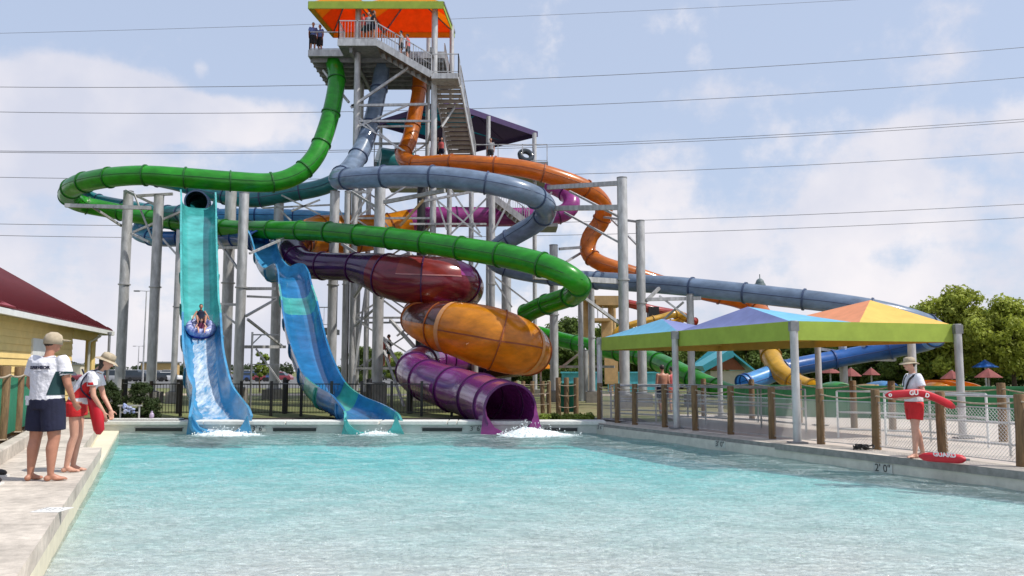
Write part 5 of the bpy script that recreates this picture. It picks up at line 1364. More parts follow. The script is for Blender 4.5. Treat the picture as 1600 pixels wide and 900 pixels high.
for ri, (Y, rn) in enumerate(rows):
    for k, (px, mk) in enumerate(marks):
        if rg.random() < .12: continue
        c_ = rg.randrange(5); x = Wp(px + rg.uniform(-3, 3), 590, Y).x; lab = f'{cols[c_][0]} car parked in the {rn}, {mk}'
        if px > 440 and ri < 1: continue
        src = next((p for c2, p in prot if c2 == c_), None)
        rz = rg.choice((0, PI)) + rg.uniform(-.05, .05) + (PI / 2 if ri % 2 else 0)
        if src is None:
            cm = mat(cols[c_][0].replace(' ', '_') + '_car_paint', cols[c_][1], .25, coat=.8, var=.03); src = car_proto(lab, (x, Y, GZ + .01), cm, c_ == 1); src.rotation_euler = (0, 0, rz); prot.append((c_, src))
        else: dup(src, (x, Y, GZ + .01), lab, rz=rz)
for px, wd, h_, Y, lab, m_ in ((250, 30, 4, 270, 'low tan building on the horizon right of the second column', M['tan']), (112, 26, 3.5, 280, 'low pale building on the horizon beside the girl guard', M['ctrim'])):
    x = Wp(px, 590, Y).x; e = thing('distant_building', lab, 'building', (x, Y, GZ)); mb = MB(); mb.box((x, Y, h_ / 2), (wd / 3, 6, h_)); mb.build('wall', m_, e)
    mb = MB(); mb.box((x, Y, h_ + .25), (wd / 3 + .8, 7, .5)); mb.build('roof', M['steeld'], e)

# ------------------------------------------------------------------ power lines
wires = [((0, 52), (700, 30), (1330, 0), 'topmost faint power line above the tower'), ((0, 136), (620, 130), (1600, 74), 'power line crossing at the height of the first landing'), ((0, 175), (620, 173), (1600, 121), 'power line crossing the tower stairs'), ((0, 236), (620, 233), (1600, 186), 'upper wire of the close pair of power lines'), ((0, 238), (620, 236), (1600, 190), 'lower wire of the close pair of power lines'),
         ((0, 277), (700, 277), (1600, 238), 'power line just above the orange loop on the right'), ((0, 350), (800, 349), (1600, 319), 'upper of the two low power lines'), ((0, 368), (800, 369), (1600, 340), 'lowest power line across the sky')]
wmt = mat('wire_metal', (.13, .13, .14), .6)
for k, (a_, b_, c_, lab) in enumerate(wires):
    Yw_ = 72 + k * .8; pts = []
    # quadratic through the three points (sagging span)
    X = np.array([a_[0], b_[0], c_[0]], float); Yv = np.array([a_[1], b_[1], c_[1]], float); co = np.polyfit(X, Yv, 2)
    for i in range(41):
        x = -700 + (3000) * i / 40; y = float(np.polyval(co, x)); pts.append(Wp(x, y, Yw_ + (x - 800) * .004))
    mb = MB(); mb.path(pts, .026 if k else .016, 5); one(mb, 'power_line', wmt, lab, 'power line', 'power lines across the sky')

# ------------------------------------------------------------------ far attractions on the right
e = thing('tube_slide', 'second green tube slide low on the right running under the canopy', 'water slide', (Wp(1000, 600, 44).x, 44, GZ))
tube_slide(e, [(840, 520, 50, 22, 'green', 'greend'), (880, 532, 49, 24, 'green', 'greend'), (930, 543, 47, 25, 'green', 'greend'), (975, 552, 45, 26, 'green', 'greend'), (1015, 561, 43, 28, 'green', 'greend'), (1045, 573, 41, 30, 'green', 'greend'), (1075, 588, 39, 31, 'green', 'greend'), (1105, 601, 37.5, 30, 'green', 'greend'), (1140, 612, 36, 26, 'green', 'greend'), (1175, 618, 35, 24, 'green', 'greend')], 1.7)
column(915, 548, 9, 46, 'grey support post under the second green slide', [(874, 573, 960, 573, 47, 46, .12), (880, 572, 915, 545, 47, 46, .1)], base=False)
tt = thing('play_tower', 'distant tan water play tower left of the canopy peaks', 'slide tower', (Wp(940, 600, 62).x, 62, GZ))
for px, Y in ((916, 60), (955, 60), (922, 64), (960, 64)):
    x = Wp(px, 600, Y).x; mb = MB(); mb.cyl((x, Y, GZ), (x, Y, Wp(px, 468, Y).z), .18, n=8); mb.build('leg', M['tan'], tt)
def tbox(x0, x1, y0, y1, Y, d, m_, nm, root=tt):
    a_ = Wp(x0, y1, Y); b_ = Wp(x1, y0, Y); mb = MB(); mb.box(((a_.x + b_.x) / 2, Y, (a_.z + b_.z) / 2), (abs(b_.x - a_.x), d, abs(b_.z - a_.z))); return mb.build(nm, m_, root)
tbox(898, 972, 465, 471, 60, 3, M['tan'], 'deck'); tbox(928, 968, 471, 479, 60, 3, M['tan'], 'deck_skirt'); tbox(922, 950, 499, 503, 60, 3, M['tan'], 'deck'); tbox(940, 954, 500, 531, 60, .4, M['tan'], 'panel')
tbox(1012, 1028, 480, 497, 60, 1, M['black'], 'box'); tbox(945, 965, 556, 600, 60, .4, M['tan'], 'panel')
for px in (926, 934, 942): 
    a_ = Wp(px, 499, 59); mb = MB(); mb.beam(a_, a_ + V(0, 0, 1), .05); mb.build('rail_post', M['steel'], tt)
e = thing('tube_slide', 'red trough slide leaving the tan play tower', 'water slide', (Wp(1000, 600, 60).x, 60, GZ))
tube_slide(e, [(955, 470, 60, 12, 'red', 'oranged'), (985, 475, 60, 13, 'red', 'oranged'), (1020, 484, 60, 14, 'red', 'oranged'), (1060, 492, 61, 14, 'red', 'oranged'), (1085, 503, 62, 13, 'red', 'oranged')], 3)
e = thing('tube_slide', 'small yellow spiral tube beside the red trough slide', 'water slide', (Wp(1030, 600, 58).x, 58, GZ))
tube_slide(e, [(960, 525, 57, 10, 'yellow', 'yellowd'), (967, 515, 57, 10, 'yellow', 'yellowd'), (990, 506, 57, 10, 'yellow', 'yellowd'), (1030, 497, 57.5, 11, 'yellow', 'yellowd'), (1058, 490, 58, 11, 'yellow', 'yellowd'), (1068, 496, 59.5, 10, 'yellow', 'yellowd'), (1058, 503, 60.5, 10, 'yellow', 'yellowd'), (1030, 506, 60.5, 10, 'yellow', 'yellowd')], 1.6)
# hut with cyan roof
hu = thing('hut', 'small hut with cyan metal roof and orange gable seen under the canopy', 'hut', (Wp(1135, 600, 50).x, 50, GZ))
x0, x1_ = Wp(1105, 600, 50).x, Wp(1172, 600, 50).x; ze = Wp(1100, 578, 50).z; zr = Wp(1138, 548, 50).z; xm = (x0 + x1_) / 2
mb = MB(); mb.box((xm, 52.5, ze / 2 - .05), (x1_ - x0 - .5, 4.6, ze)); mb.build('wall', M['ctrim'], hu)
mb = MB(); mb.slab([(x0 + .2, 50.1, ze), (x1_ - .2, 50.1, ze), (xm, 50.1, zr - .12)], .1); mb.build('gable', M['oranged'], hu)
for s_, xe in ((-1, x0 - .5), (1, x1_ + .5)):
    mb = MB(); mb.slab([(xe, 49.6, ze - .3), (xm, 49.6, zr), (xm, 55, zr), (xe, 55, ze - .3)], .08)
    for i in range(14): y = 49.7 + i * .4; mb.beam((xe, y, ze - .24), (xm, y, zr + .06), .05)
    mb.build('roof', M['cyanroof'], hu)
mb = MB(); a_ = Wp(1088, 585, 47); mb.slab([Wp(1088, 572, 47), Wp(1092, 580, 47), Wp(1136, 558, 47), Wp(1134, 545, 47)], 3.0, n=V(0, 1, 0)); mb.build('ramp_roof', M['cyanroof'], hu)
for px0, px1, Y, lab in ((878, 935, 66, 'cyan painted wall far left below the tan tower'), (950, 1040, 64, 'cyan painted wall behind the shirtless man')):
    a_, b_ = Wp(px0, 600, Y), Wp(px1, 600, Y); mb = MB(); mb.box(((a_.x + b_.x) / 2, Y, .6), (b_.x - a_.x, .4, 1.4)); mb.box(((a_.x + b_.x) / 2, Y - .02, 1.35), (b_.x - a_.x + .2, .6, .12)); one(mb, 'low_wall', mat('cyan_pool_paint', (.10, .50, .60), .6), lab, 'wall')
mb = MB(); 
a_ = Wp(1150, 640, 29.0); b_ = Wp(1640, 640, 25); 
mb.beam(V(a_.x, 29, .42), V(b_.x + 6, 22.5, .42), .25, 1.0); mb.beam(V(a_.x, 28.98, .95), V(b_.x + 6, 22.48, .95), .34, .07)
for i in range(24):
    p = V(a_.x, 29, 0).lerp(V(b_.x + 6, 22.5, 0), (i + .5) / 24); mb.beam(p + V(-.04, -.13, -.08), p + V(-.04, -.13, .9), .04)
one(mb, 'pool_barrier', M['gwall'], 'long low green wall behind the patio on the right', 'wall')
# kiddie slides behind the green wall
def hump(px, y, Y, w_, h_, key, label):
    p = Wp(px, y, Y); e = thing('small_slide', label, 'water slide', p); a = w_ / 2 * Y / F; hh = h_ * Y / F; mb = MB(); vs = []; n_ = 12
    for j, (yy_, k_) in enumerate(((-.5, .72), (-.2, .95), (.3, 1), (.9, .9), (1.5, .7))):
        for i in range(n_ + 1):
            q = PI * i / n_; vs.append(V(p.x + math.cos(q) * a * k_, p.y + yy_, p.z - hh * .5 + math.sin(q) * hh * k_))
    fs = [(j * (n_ + 1) + i, j * (n_ + 1) + i + 1, (j + 1) * (n_ + 1) + i + 1, (j + 1) * (n_ + 1) + i) for j in range(4) for i in range(n_)]
    mb.add(vs, fs, 0, True); mb.build('hood', M[key], e)
    mb = MB(); mb.path(vs[:n_ + 1], .05, 5); mb.build('rim', M[key + 'd'] if key + 'd' in M else M[key], e)
    mb = MB(); mb.cyl((p.x, p.y + .4, GZ), (p.x, p.y + .4, p.z), .08, n=8); mb.build('post', st, e)
hump(1310, 603, 32, 34, 14, 'green', 'small green slide hood behind the green wall'); hump(1362, 604, 33, 16, 8, 'yellow', 'small yellow slide hood behind the green wall'); hump(1384, 602, 32.5, 28, 14, 'blue', 'small blue slide hood left of the lifeguard')
hump(1466, 606, 31, 34, 18, 'amber', 'orange slide hood right behind the lifeguard'); 
e = thing('small_slide', 'bright orange open slide behind the fence at the right', 'water slide', (Wp(1510, 620, 29.5).x, 29.5, GZ))
chute(e, [(1450, 606, 32, 18, 1, 'amber', 0), (1485, 607, 31, 20, 1, 'amber', 0), (1515, 615, 30, 24, 1, 'amber', 0), (1530, 632, 29, 28, 1, 'amber', 0), (1545, 640, 28.6, 28, 1, 'amber', 0)], wall=.3)
def umbrella(px, ytop, ybase, Y, w_, m_, label, n_=8, pyr=False):
    x = Wp(px, 600, Y).x; zt = Wp(px, ytop, Y).z; ze_ = Wp(px, ybase, Y).z; r = w_ / 2 * Y / F; e = thing('umbrella', label, 'umbrella', (x, Y, GZ))
    n_ = 4 if pyr else n_; ring = [V(x + math.cos(2 * PI * (i + .5) / n_) * r, Y + math.sin(2 * PI * (i + .5) / n_) * r, ze_) for i in range(n_)]
    mb = MB()
    for i in range(n_): mb.slab([V(x, Y, zt), ring[i], ring[(i + 1) % n_]], .02)
    mb.build('canopy', m_, e); mb = MB(); mb.cyl((x, Y, GZ), (x, Y, zt), .05, n=8); mb.build('pole', st, e)
umbrella(845, 563, 576, 46, 62, M['famber'], 'small orange umbrella between the amber bowl and the column', pyr=True)
for i, (px, y0_, y1_, Y, w_, lab) in enumerate([(1298, 573, 583, 50, 34, 'pink umbrella left of the column under the canopy'), (1330, 574, 588, 46, 32, 'pink umbrella right of the column under the canopy'), (1362, 574, 586, 50, 26, 'pale pink umbrella left of the spotlight post'), (1488, 578, 592, 46, 34, 'red umbrella just right of the lifeguard shirt'), (1545, 575, 590, 48, 40, 'pink umbrella near the right edge above the orange slide')]):
    umbrella(px, y0_, y1_, Y, w_, M['pink'], lab)
umbrella(1541, 562, 574, 52, 38, M['dblue'], 'dark blue umbrella in front of the right trees')
mb = MB(); x = Wp(1187, 430, 220).x; z = Wp(1187, 446, 220).z
mb.cyl((x, 220, 0), (x, 220, z), 1.25, n=14); mb.cyl((x, 220, z), (x, 220, z + .5), 1.5, 1.35, n=14); mb.ball((x, 220, z + .4), (1.2, 1.2, 1.5), 12); mb.cyl((x, 220, z + 1.7), (x, 220, z + 3), .12, n=6)
one(mb, 'domed_tower', [mat('verdigris_metal', (.12, .16, .17), .6)], 'grey green domed tower top peeking above the grey tube', 'tower')
# ================================================================== PEOPLE
def loft(mb, pts, rx, ry, xax=V(1, 0, 0), n=16):
    pts = [Vector(p) for p in pts]; vs = []; k = len(pts)
    for i, p in enumerate(pts):
        t_ = (pts[min(k - 1, i + 1)] - pts[max(0, i - 1)]).normalized(); sx = (xax - t_ * xax.dot(t_)).normalized(); sy = t_.cross(sx)
        for j in range(n):
            a = 2 * PI * j / n; vs.append(p + sx * math.cos(a) * rx[i] + sy * math.sin(a) * ry[i])
    mb.add(vs, [(i * n + j, i * n + (j + 1) % n, (i + 1) * n + (j + 1) % n, (i + 1) * n + j) for i in range(k - 1) for j in range(n)] + [tuple(range(n))[::-1], tuple(range((k - 1) * n, k * n))])
def cap(mb, a, b, r0, r1, n=10):
    a = Vector(a); b = Vector(b); mb.cyl(a, b, r0, r1, n=n); mb.ball(a, r0, 10); mb.ball(b, r1, 10)
def remesh(mb, name, m_, vox, parent, smooth=4, off=None):
    tmp = bpy.data.objects.new('tmp', mb.mesh('tmp', m_)); COL.objects.link(tmp)
    r = tmp.modifiers.new('r', 'REMESH'); r.mode = 'VOXEL'; r.voxel_size = vox; r.use_smooth_shade = True
    s = tmp.modifiers.new('s', 'SMOOTH'); s.iterations = smooth; s.factor = .5
    dg = bpy.context.evaluated_depsgraph_get(); me = bpy.data.meshes.new_from_object(tmp.evaluated_get(dg)); me.name = name
    bpy.data.objects.remove(tmp)
    me.materials.clear(); me.materials.append(m_)
    for p in me.polygons: p.use_smooth = True
    o = bpy.data.objects.new(name, me); COL.objects.link(o); o.parent = parent; return o
BASE = dict(pelvis=(0, 0, .95), waist=(0, 0, 1.10), chest=(0, .0, 1.28), sc=(0, -.01, 1.43), neck=(0, .0, 1.52), head=(0, .03, 1.645),
            hipL=(-.09, 0, .92), kneeL=(-.10, .01, .50), ankL=(-.10, -.03, .09), hipR=(.09, 0, .92), kneeR=(.10, .01, .50), ankR=(.10, -.03, .09),
            shL=(-.175, -.01, 1.41), elL=(-.225, -.03, 1.13), wrL=(-.23, .05, .88), shR=(.175, -.01, 1.41), elR=(.225, -.03, 1.13), wrR=(.23, .05, .88),
            handL=(0, .1, -1), handR=(0, .1, -1), footL=(0, 1, 0), footR=(0, 1, 0), look=(0, 1, 0))
def person(label, loc, yaw, H, pose=None, skin='skin', top=None, bottom='navy', bot_len=.62, hat=None, hair='hair', hairlong=False, fine=True, bulk=1.0, glasses=False, swim=False, sleeve=.55, face=True, name='person', female=False, toplen=0.0):
    J = {k: Vector(v) for k, v in BASE.items()}
    for k, v in (pose or {}).items(): J[k] = Vector(v)
    e = thing(name, label, 'person', loc); e.rotation_euler = (0, 0, yaw); s = H / 1.76; e.scale = (s, s, s)
    vox = .010 if fine else .022; mb = MB(); b = bulk; sw = .93 if female else 1.0
    sx = (J['shR'] - J['shL']).normalized(); hx = (J['hipR'] - J['hipL']).normalized()
    spine = [J['pelvis'] - V(0, 0, .05), J['pelvis'] + (J['waist'] - J['pelvis']) * .35, J['waist'], J['chest'], J['sc'] + V(0, 0, -.03), J['sc'] + (J['neck'] - J['sc']) * .45]
    loft(mb, spine, [.145 * b, .155 * b, .135 * b, .158 * b * sw, .165 * b * sw, .06], [.105 * b, .115 * b, .10 * b, .115 * b, .095 * b, .055], sx)
    cap(mb, J['sc'], J['neck'] + (J['head'] - J['neck']) * .3, .058, .052)
    hd = J['head']; lk = J['look'].normalized(); lu = V(0, 0, 1) - lk * lk.z; lu.normalize(); ls = lk.cross(lu)
    HM = Matrix((ls, lk, lu)).transposed()
    mb.ball(hd, (.076, .095, .112), 18, M=HM); mb.ball(hd + lk * .028 - lu * .055, (.052, .06, .06), 14, M=HM)
    mb.cyl(hd + lk * .088 + lu * .012, hd + lk * .108 - lu * .022, .009, .014, n=8); mb.ball(hd + lk * .104 - lu * .024, .013, 8)
    for q in (-1, 1): mb.ball(hd + ls * q * .078 - lu * .008, (.012, .022, .032), 8, M=HM)
    for sd2 in ('L', 'R'):
        q = -1 if sd2 == 'L' else 1
        h, k, a = J['hip' + sd2], J['knee' + sd2], J['ank' + sd2]
        cap(mb, h, k, .092 * b, .058 * b, 14); cap(mb, k, k.lerp(a, .3) - J['foot' + sd2] * .012, .056 * b, .058 * b, 14); cap(mb, k.lerp(a, .3) - J['foot' + sd2] * .012, a, .058 * b, .036, 14)
        f = J['foot' + sd2].normalized(); base = V(a.x, a.y, a.z - .055); sf = f.cross(V(0, 0, 1))
        FM = Matrix((sf, f, V(0, 0, 1))).transposed()
        mb.ball(base - f * .03, (.036, .045, .036), 10, M=FM); mb.cyl(a - V(0, 0, .02), base + f * .10 - V(0, 0, .005), .034, .026, n=10); mb.ball(base + f * .09 - V(0, 0, .008), (.042, .09, .024), 12, M=FM)
        if fine:
            for t_ in range(5): mb.ball(base + f * (.175 - .008 * abs(t_ - 1) ** 1.3) + sf * ((t_ - 2) * .0165 * -q) - V(0, 0, .018), (.0085 if t_ else .012, .02, .0095), 6, M=FM)
        sh, el, wr = J['sh' + sd2], J['el' + sd2], J['wr' + sd2]
        cap(mb, sh, el, .052 * b, .039 * b, 12); cap(mb, el, wr, .040 * b, .026, 12)
        hdn = J['hand' + sd2].normalized(); pal = wr + hdn * .05; hs = hdn.cross(lk if abs(hdn.dot(lk)) < .9 else V(0, 0, 1)).normalized(); hn = hs.cross(hdn).normalized()
        PM = Matrix((hn, hs, hdn)).transposed()
        mb.ball(pal, (.040, .017, .055), 10, M=PM)
        if fine:
            for f_ in range(4):
                o_ = pal + hn * ((f_ - 1.5) * .0195) + hdn * .035; L_ = (.062, .072, .068, .052)[f_]
                m1_ = o_ + hdn * L_ * .55 - hs * q * .004; cap(mb, o_, m1_, .0092, .0086, 6); cap(mb, m1_, m1_ + (hdn * .8 - hs * q * .6).normalized() * L_ * .5, .0086, .0078, 6)
            t0 = pal + hn * .034 - hdn * .02; cap(mb, t0, t0 + (hn * .7 + hdn * .7) * .042, .0115, .0095, 6); t1 = t0 + (hn * .7 + hdn * .7) * .042; cap(mb, t1, t1 + (hdn + hn * .2) * .026, .0095, .0085, 6)
        else: mb.ball(pal + hdn * .06, (.03, .014, .05), 8, M=PM)
    remesh(mb, 'body', M[skin], vox, e, 3 if fine else 2)
    def part(mb_, nm, m_): o = bpy.data.objects.new(nm, mb_.mesh(nm, m_)); COL.objects.link(o); o.parent = e; return o
    out = {}
    # bottoms
    if bottom:
        mb = MB(); g = .028 if not swim else .010
        loft(mb, [J['pelvis'] - V(0, 0, .10), J['pelvis'], J['pelvis'] + (J['waist'] - J['pelvis']) * .62], [.165 * b + g * .3, .160 * b + g, .138 * b + g * .8], [.115 * b + g, .122 * b + g, .108 * b + g * .8], hx)
        for sd2 in ('L', 'R'):
            h, k = J['hip' + sd2], J['knee' + sd2]; e_ = h.lerp(k, bot_len)
            loft(mb, [h + V(0, 0, .05), h.lerp(k, bot_len * .5), e_], [.10 * b + g * .4, .098 * b + g * .5, .084 * b + g * .8], [.105 * b + g * .6, .10 * b + g, .088 * b + g * 1.3], hx)
        out['shorts'] = remesh(mb, 'shorts', M[bottom], vox * 1.1, e, 3)
    if top:
        mb = MB(); g = .024
        zs = [J['pelvis'] + (J['waist'] - J['pelvis']) * (.25 - toplen), J['waist'], J['chest'], J['sc'] + V(0, 0, -.02), J['sc'] + (J['neck'] - J['sc']) * .42]
        loft(mb, zs, [.162 * b + g, .150 * b + g, .166 * b * sw + g, .165 * b * sw + g * .8, .075], [.122 * b + g, .118 * b + g, .122 * b + g, .095 * b + g, .07], sx, 20)
        for sd2 in ('L', 'R'):
            sh, el = J['sh' + sd2], J['el' + sd2]; d = (el - sh)
            if sleeve: loft(mb, [sh - d * .26, sh - d * .08, sh + d * .15, sh + d * sleeve], [.045 * b, .068 * b, .064 * b + g * .4, .060 * b + g * .7], [.045 * b, .068 * b, .064 * b + g * .4, .064 * b + g * .7], V(0, 1, 0) if abs(d.normalized().y) < .9 else V(1, 0, 0), 14)
        out['shirt'] = remesh(mb, 'shirt', M[top], vox * 1.1, e, 3)
        # collar
        if fine:
            mb = MB(); c = J['sc'] + (J['neck'] - J['sc']) * .42; pts_ = [c + V(math.cos(a) * .072, math.sin(a) * .072, .012 * math.cos(a * 2)) for a in [2 * PI * i / 16 for i in range(17)]]; mb.path(pts_, .014, 6); part(mb, 'collar', M[top])
    if hair:
        mb = MB(); mb.ball(hd - lk * .014 + lu * .022, (.084, .096, .104), 16, M=HM)
        if hairlong:
            p0 = hd - lk * .075; loft(mb, [hd - lk * .06 + lu * .02, p0 - V(0, 0, .1), p0 - V(0, 0, .2) - lk * .02, p0 - V(0, 0, .3)], [.07, .06, .045, .01], [.04, .035, .03, .01], ls, 10)
            for q in (-1, 1): loft(mb, [hd + ls * q * .06 - lk * .02, hd + ls * q * .068 - lu * .09 - lk * .02, hd + ls * q * .06 - lu * .16 - lk * .03], [.03, .026, .01], [.02, .02, .01], lk, 8)
        # cut away the face
        o = part(mb, 'hair', M[hair]); bm = bmesh.new(); bm.from_mesh(o.data)
        dl = [v for v in bm.verts if (v.co - hd).dot(lk) > .045 and (v.co - hd).dot(lu) < .055]; bmesh.ops.delete(bm, geom=dl, context='VERTS'); bm.to_mesh(o.data); bm.free()
    if hat:
        mb = MB(); c = hd + lu * .045; rg = random.Random(len(label)); n = 28; vs = []
        for j, (r, z) in enumerate(((.088, 0.0), (.12, -.012), (.155, -.03), (.158, -.036), (.12, -.02), (.088, -.008))):
            for i in range(n):
                a = 2 * PI * i / n; wv = .012 * math.sin(a * 2 + 1) * (r - .08) * 12
                vs.append(c + ls * math.cos(a) * r + lk * math.sin(a) * r * 1.1 + lu * (z + wv))
        mb.add(vs, [(j * n + i, j * n + (i + 1) % n, ((j + 1) % 6) * n + (i + 1) % n, ((j + 1) % 6) * n + i) for j in range(6) for i in range(n)], 0, True)
        loft(mb, [c - lu * .004, c + lu * .04, c + lu * .075, c + lu * .092], [.092, .09, .078, .04], [.104, .10, .088, .045], ls, 24)
        o = part(mb, 'hat', M[hat])
        for p in o.data.polygons: p.use_smooth = True
    if face and fine:
        for q in (-1, 1):
            mb = MB(); mb.ball(hd + lk * .083 + ls * q * .030 + lu * .012, (.011, .008, .006), 8, M=HM); part(mb, 'eye', M['black'])
        mb = MB(); mb.ball(hd + lk * .084 - lu * .054, (.021, .008, .005), 8, M=HM); part(mb, 'lips', M['pink'])
        if glasses:
            mb = MB()
            for q in (-1, 1): mb.ball(hd + lk * .094 + ls * q * .031 + lu * .012, (.026, .008, .018), 10, M=HM); mb.beam(hd + lk * .09 + ls * q * .056 + lu * .016, hd - lk * .0 + ls * q * .082 + lu * .01, .006)
            part(mb, 'sunglasses', M['black'])
    out['e'] = e; out['part'] = part; out['J'] = J; out['hd'] = hd; return out
def decal(o_shirt, body, size, origin, xd, yd, m_, name, parent, bold=0.0):
    """lettering wrapped onto the cloth: every vertex is cast onto the shirt"""
    me = text_mesh(body, size, 0.0, bold); xd = Vector(xd).normalized(); yd = Vector(yd).normalized(); zd = xd.cross(yd)
    bv = BVHTree.FromPolygons([v.co.copy() for v in o_shirt.data.vertices], [tuple(p.vertices) for p in o_shirt.data.polygons])
    bm = bmesh.new(); bm.from_mesh(me); bmesh.ops.triangulate(bm, faces=bm.faces)
    for _ in range(3): bmesh.ops.subdivide_edges(bm, edges=[e_ for e_ in bm.edges if e_.calc_length() > .012], cuts=1); bmesh.ops.triangulate(bm, faces=bm.faces)
    bm.to_mesh(me); bm.free()
    for v in me.vertices:
        p = Vector(origin) + xd * v.co.x + yd * v.co.y + zd * .4; hit = bv.ray_cast(p, -zd)
        v.co = (hit[0] + zd * .016) if hit[0] is not None else p - zd * .3
    me.materials.append(m_); o = bpy.data.objects.new(name, me); COL.objects.link(o); o.parent = parent; return o

# --- supervisor, back to the camera
fp = Gp(66, 751, DL)
sup = person('stocky supervisor in white polo, navy shorts and tan cap seen from behind', (fp.x, fp.y, DL), R(-14), 1.89,
    dict(ankL=(-.14, -.04, .09), kneeL=(-.13, .0, .50), ankR=(.13, -.02, .09), kneeR=(.12, .02, .50), footL=(.1, 1, 0), footR=(.75, .75, 0),
         shL=(-.20, 0, 1.42), shR=(.20, 0, 1.42), elL=(-.275, .02, 1.15), wrL=(-.28, .16, .98), elR=(.27, .02, 1.15), wrR=(.25, .16, .93), handL=(0, .8, -.4), handR=(0, .7, -.7), head=(.02, .03, 1.65), look=(.45, .9, -.05)),
    top='wcloth', bottom='navy', bot_len=.78, hat=None, bulk=1.18, skin='skin', sleeve=.62, toplen=.35)
E_ = sup['e']; hd = sup['hd']
# cap worn backwards-ish with back strap and short brim
mb = MB(); lk = V(.45, .9, -.05).normalized(); ls = lk.cross(V(0, 0, 1)).normalized(); lu = ls.cross(lk)
loft(mb, [hd - lu * .02, hd + lu * .04, hd + lu * .095, hd + lu * .128], [.094, .096, .08, .035], [.108, .11, .09, .04], ls, 24); HM = Matrix((ls, lk, lu)).transposed()
mb.ball(hd + lk * .12 + lu * .035, (.085, .085, .012), 16, M=HM)
o = sup['part'](mb, 'cap', M['khaki'])
for p in o.data.polygons: p.use_smooth = True
decal(sup['shirt'], 'SUPERVISOR', .050, (0.005, -.3, 1.345), (1, 0, 0), (0, 0, 1), M['navy'], 'back_lettering', E_, .0035)
decal(sup['shirt'], 'LIFEGUARD', .020, (0.005, -.3, 1.298), (1, 0, 0), (0, 0, 1), M['navy'], 'back_lettering', E_, .0)
# dark green side panel: thin cloth over the right flank
def side_panel(P_, q, z0, z1, m_, nm, a0, a1, taper=0.0):
    sh = P_['shirt']; bv = BVHTree.FromPolygons([v.co.copy() for v in sh.data.vertices], [tuple(p.vertices) for p in sh.data.polygons]); mb = MB(); vs = []; n1_, n2_ = 12, 12
    for i in range(n1_ + 1):
        z = z0 + (z1 - z0) * i / n1_; f = i / n1_; am = (a0 + a1) / 2; sp = (a1 - a0) / 2 * (1 - taper * f)
        for j in range(n2_ + 1):
            a = R(am - sp + 2 * sp * j / n2_); d = V(math.cos(a), math.sin(a), 0); cc_ = P_['J']['waist'].lerp(P_['J']['chest'], max(0, min(1.2, (z - P_['J']['waist'].z) / max(.01, (P_['J']['chest'].z - P_['J']['waist'].z))))); c = V(cc_.x, cc_.y, z)
            hit = bv.ray_cast(c, d); vs.append((hit[0] + d * .005) if hit[0] is not None else c + d * .2)
    mb.add(vs, [(i * (n2_ + 1) + j, i * (n2_ + 1) + j + 1, (i + 1) * (n2_ + 1) + j + 1, (i + 1) * (n2_ + 1) + j) for i in range(n1_) for j in range(n2_)], 0, True)
    return P_['part'](mb, nm, m_)
side_panel(sup, 1, 1.02, 1.30, M['dgreen'], 'side_panel', -50, 40, .55)
mb = MB(); mb.box((.0, -.155, .92), (.05, .03, .04)); 
# badge on the left hip and keys
mb = MB(); mb.box((-.15, -.13, .985), (.07, .012, .05)); mb.box((-.14, -.145, .93), (.04, .012, .06)); sup['part'](mb, 'hip_badge', M['wcloth'])
# red bottle hanging at the left hip
bx = Matrix.Rotation(R(-14), 3, 'Z') @ (V(-.30, .10, .0) * 1.02); bw_ = V(fp.x, fp.y, DL) + bx
mb = MB(); zb = DL + .66; mb.cyl((bw_.x, bw_.y, zb), (bw_.x, bw_.y, zb + .22), .043, .043, n=14); mb.cyl((bw_.x, bw_.y, zb + .22), (bw_.x, bw_.y, zb + .25), .043, .024, n=14, mi=0); mb.cyl((bw_.x, bw_.y, zb + .25), (bw_.x, bw_.y, zb + .29), .024, n=10, mi=1); mb.path([V(bw_.x, bw_.y, zb + .29), V(bw_.x + .03, bw_.y, zb + .33), V(bw_.x + .02, bw_.y, zb + .38)], .007, 5, 1)
one(mb, 'water_bottle', [mat('clear_red_plastic', (.55, .12, .10), .3), M['white']], 'red drink bottle hanging at the hip of the supervisor', 'bottle')

# --- girl guard leaning forward, side on
fg = Gp(118, 737, DL)
girl = person('girl lifeguard in tan bucket hat and red shorts leaning over the water', (fg.x, fg.y, DL), R(-80), 1.74,
    dict(pelvis=(0, -.03, .95), waist=(0, .02, 1.09), chest=(0, .11, 1.25), sc=(0, .20, 1.375), neck=(0, .27, 1.45), head=(0, .34, 1.55), look=(0, 1, -.45),
         hipL=(-.085, -.03, .92), hipR=(.085, -.03, .92), kneeL=(-.07, .0, .50), kneeR=(.07, -.02, .50), ankL=(-.07, -.06, .09), ankR=(.07, -.10, .09),
         shL=(-.155, .20, 1.34), shR=(.155, .20, 1.34), elL=(-.17, .27, 1.06), elR=(.18, .24, 1.07), wrL=(-.10, .40, .86), wrR=(.10, .36, .84), handL=(.2, .2, -1), handR=(-.1, .2, -1)),
    top='wcloth', bottom='redc', bot_len=.34, hat='khaki', hairlong=True, skin='skinl', female=True, bulk=.93, sleeve=.5)
side_panel(girl, 1, 1.04, 1.26, M['redc'], 'side_panel', -30, 60, .7)
# strap over the shoulder
def strap(P_, pts, w_, m_, nm='strap', root=None):
    mb = MB(); mb.path(catm(pts), w_, 6); return P_['part'](mb, nm, m_)
def catm(pts, k=6):
    s_, _ = catmull([tuple(p) for p in pts], .02); return [V(*q[:3]) for q in s_]
strap(girl, [(.12, .26, 1.44), (.17, .15, 1.38), (.175, .08, 1.27), (.17, .08, 1.15), (.15, .20, 1.02)], .012, M['navy'])
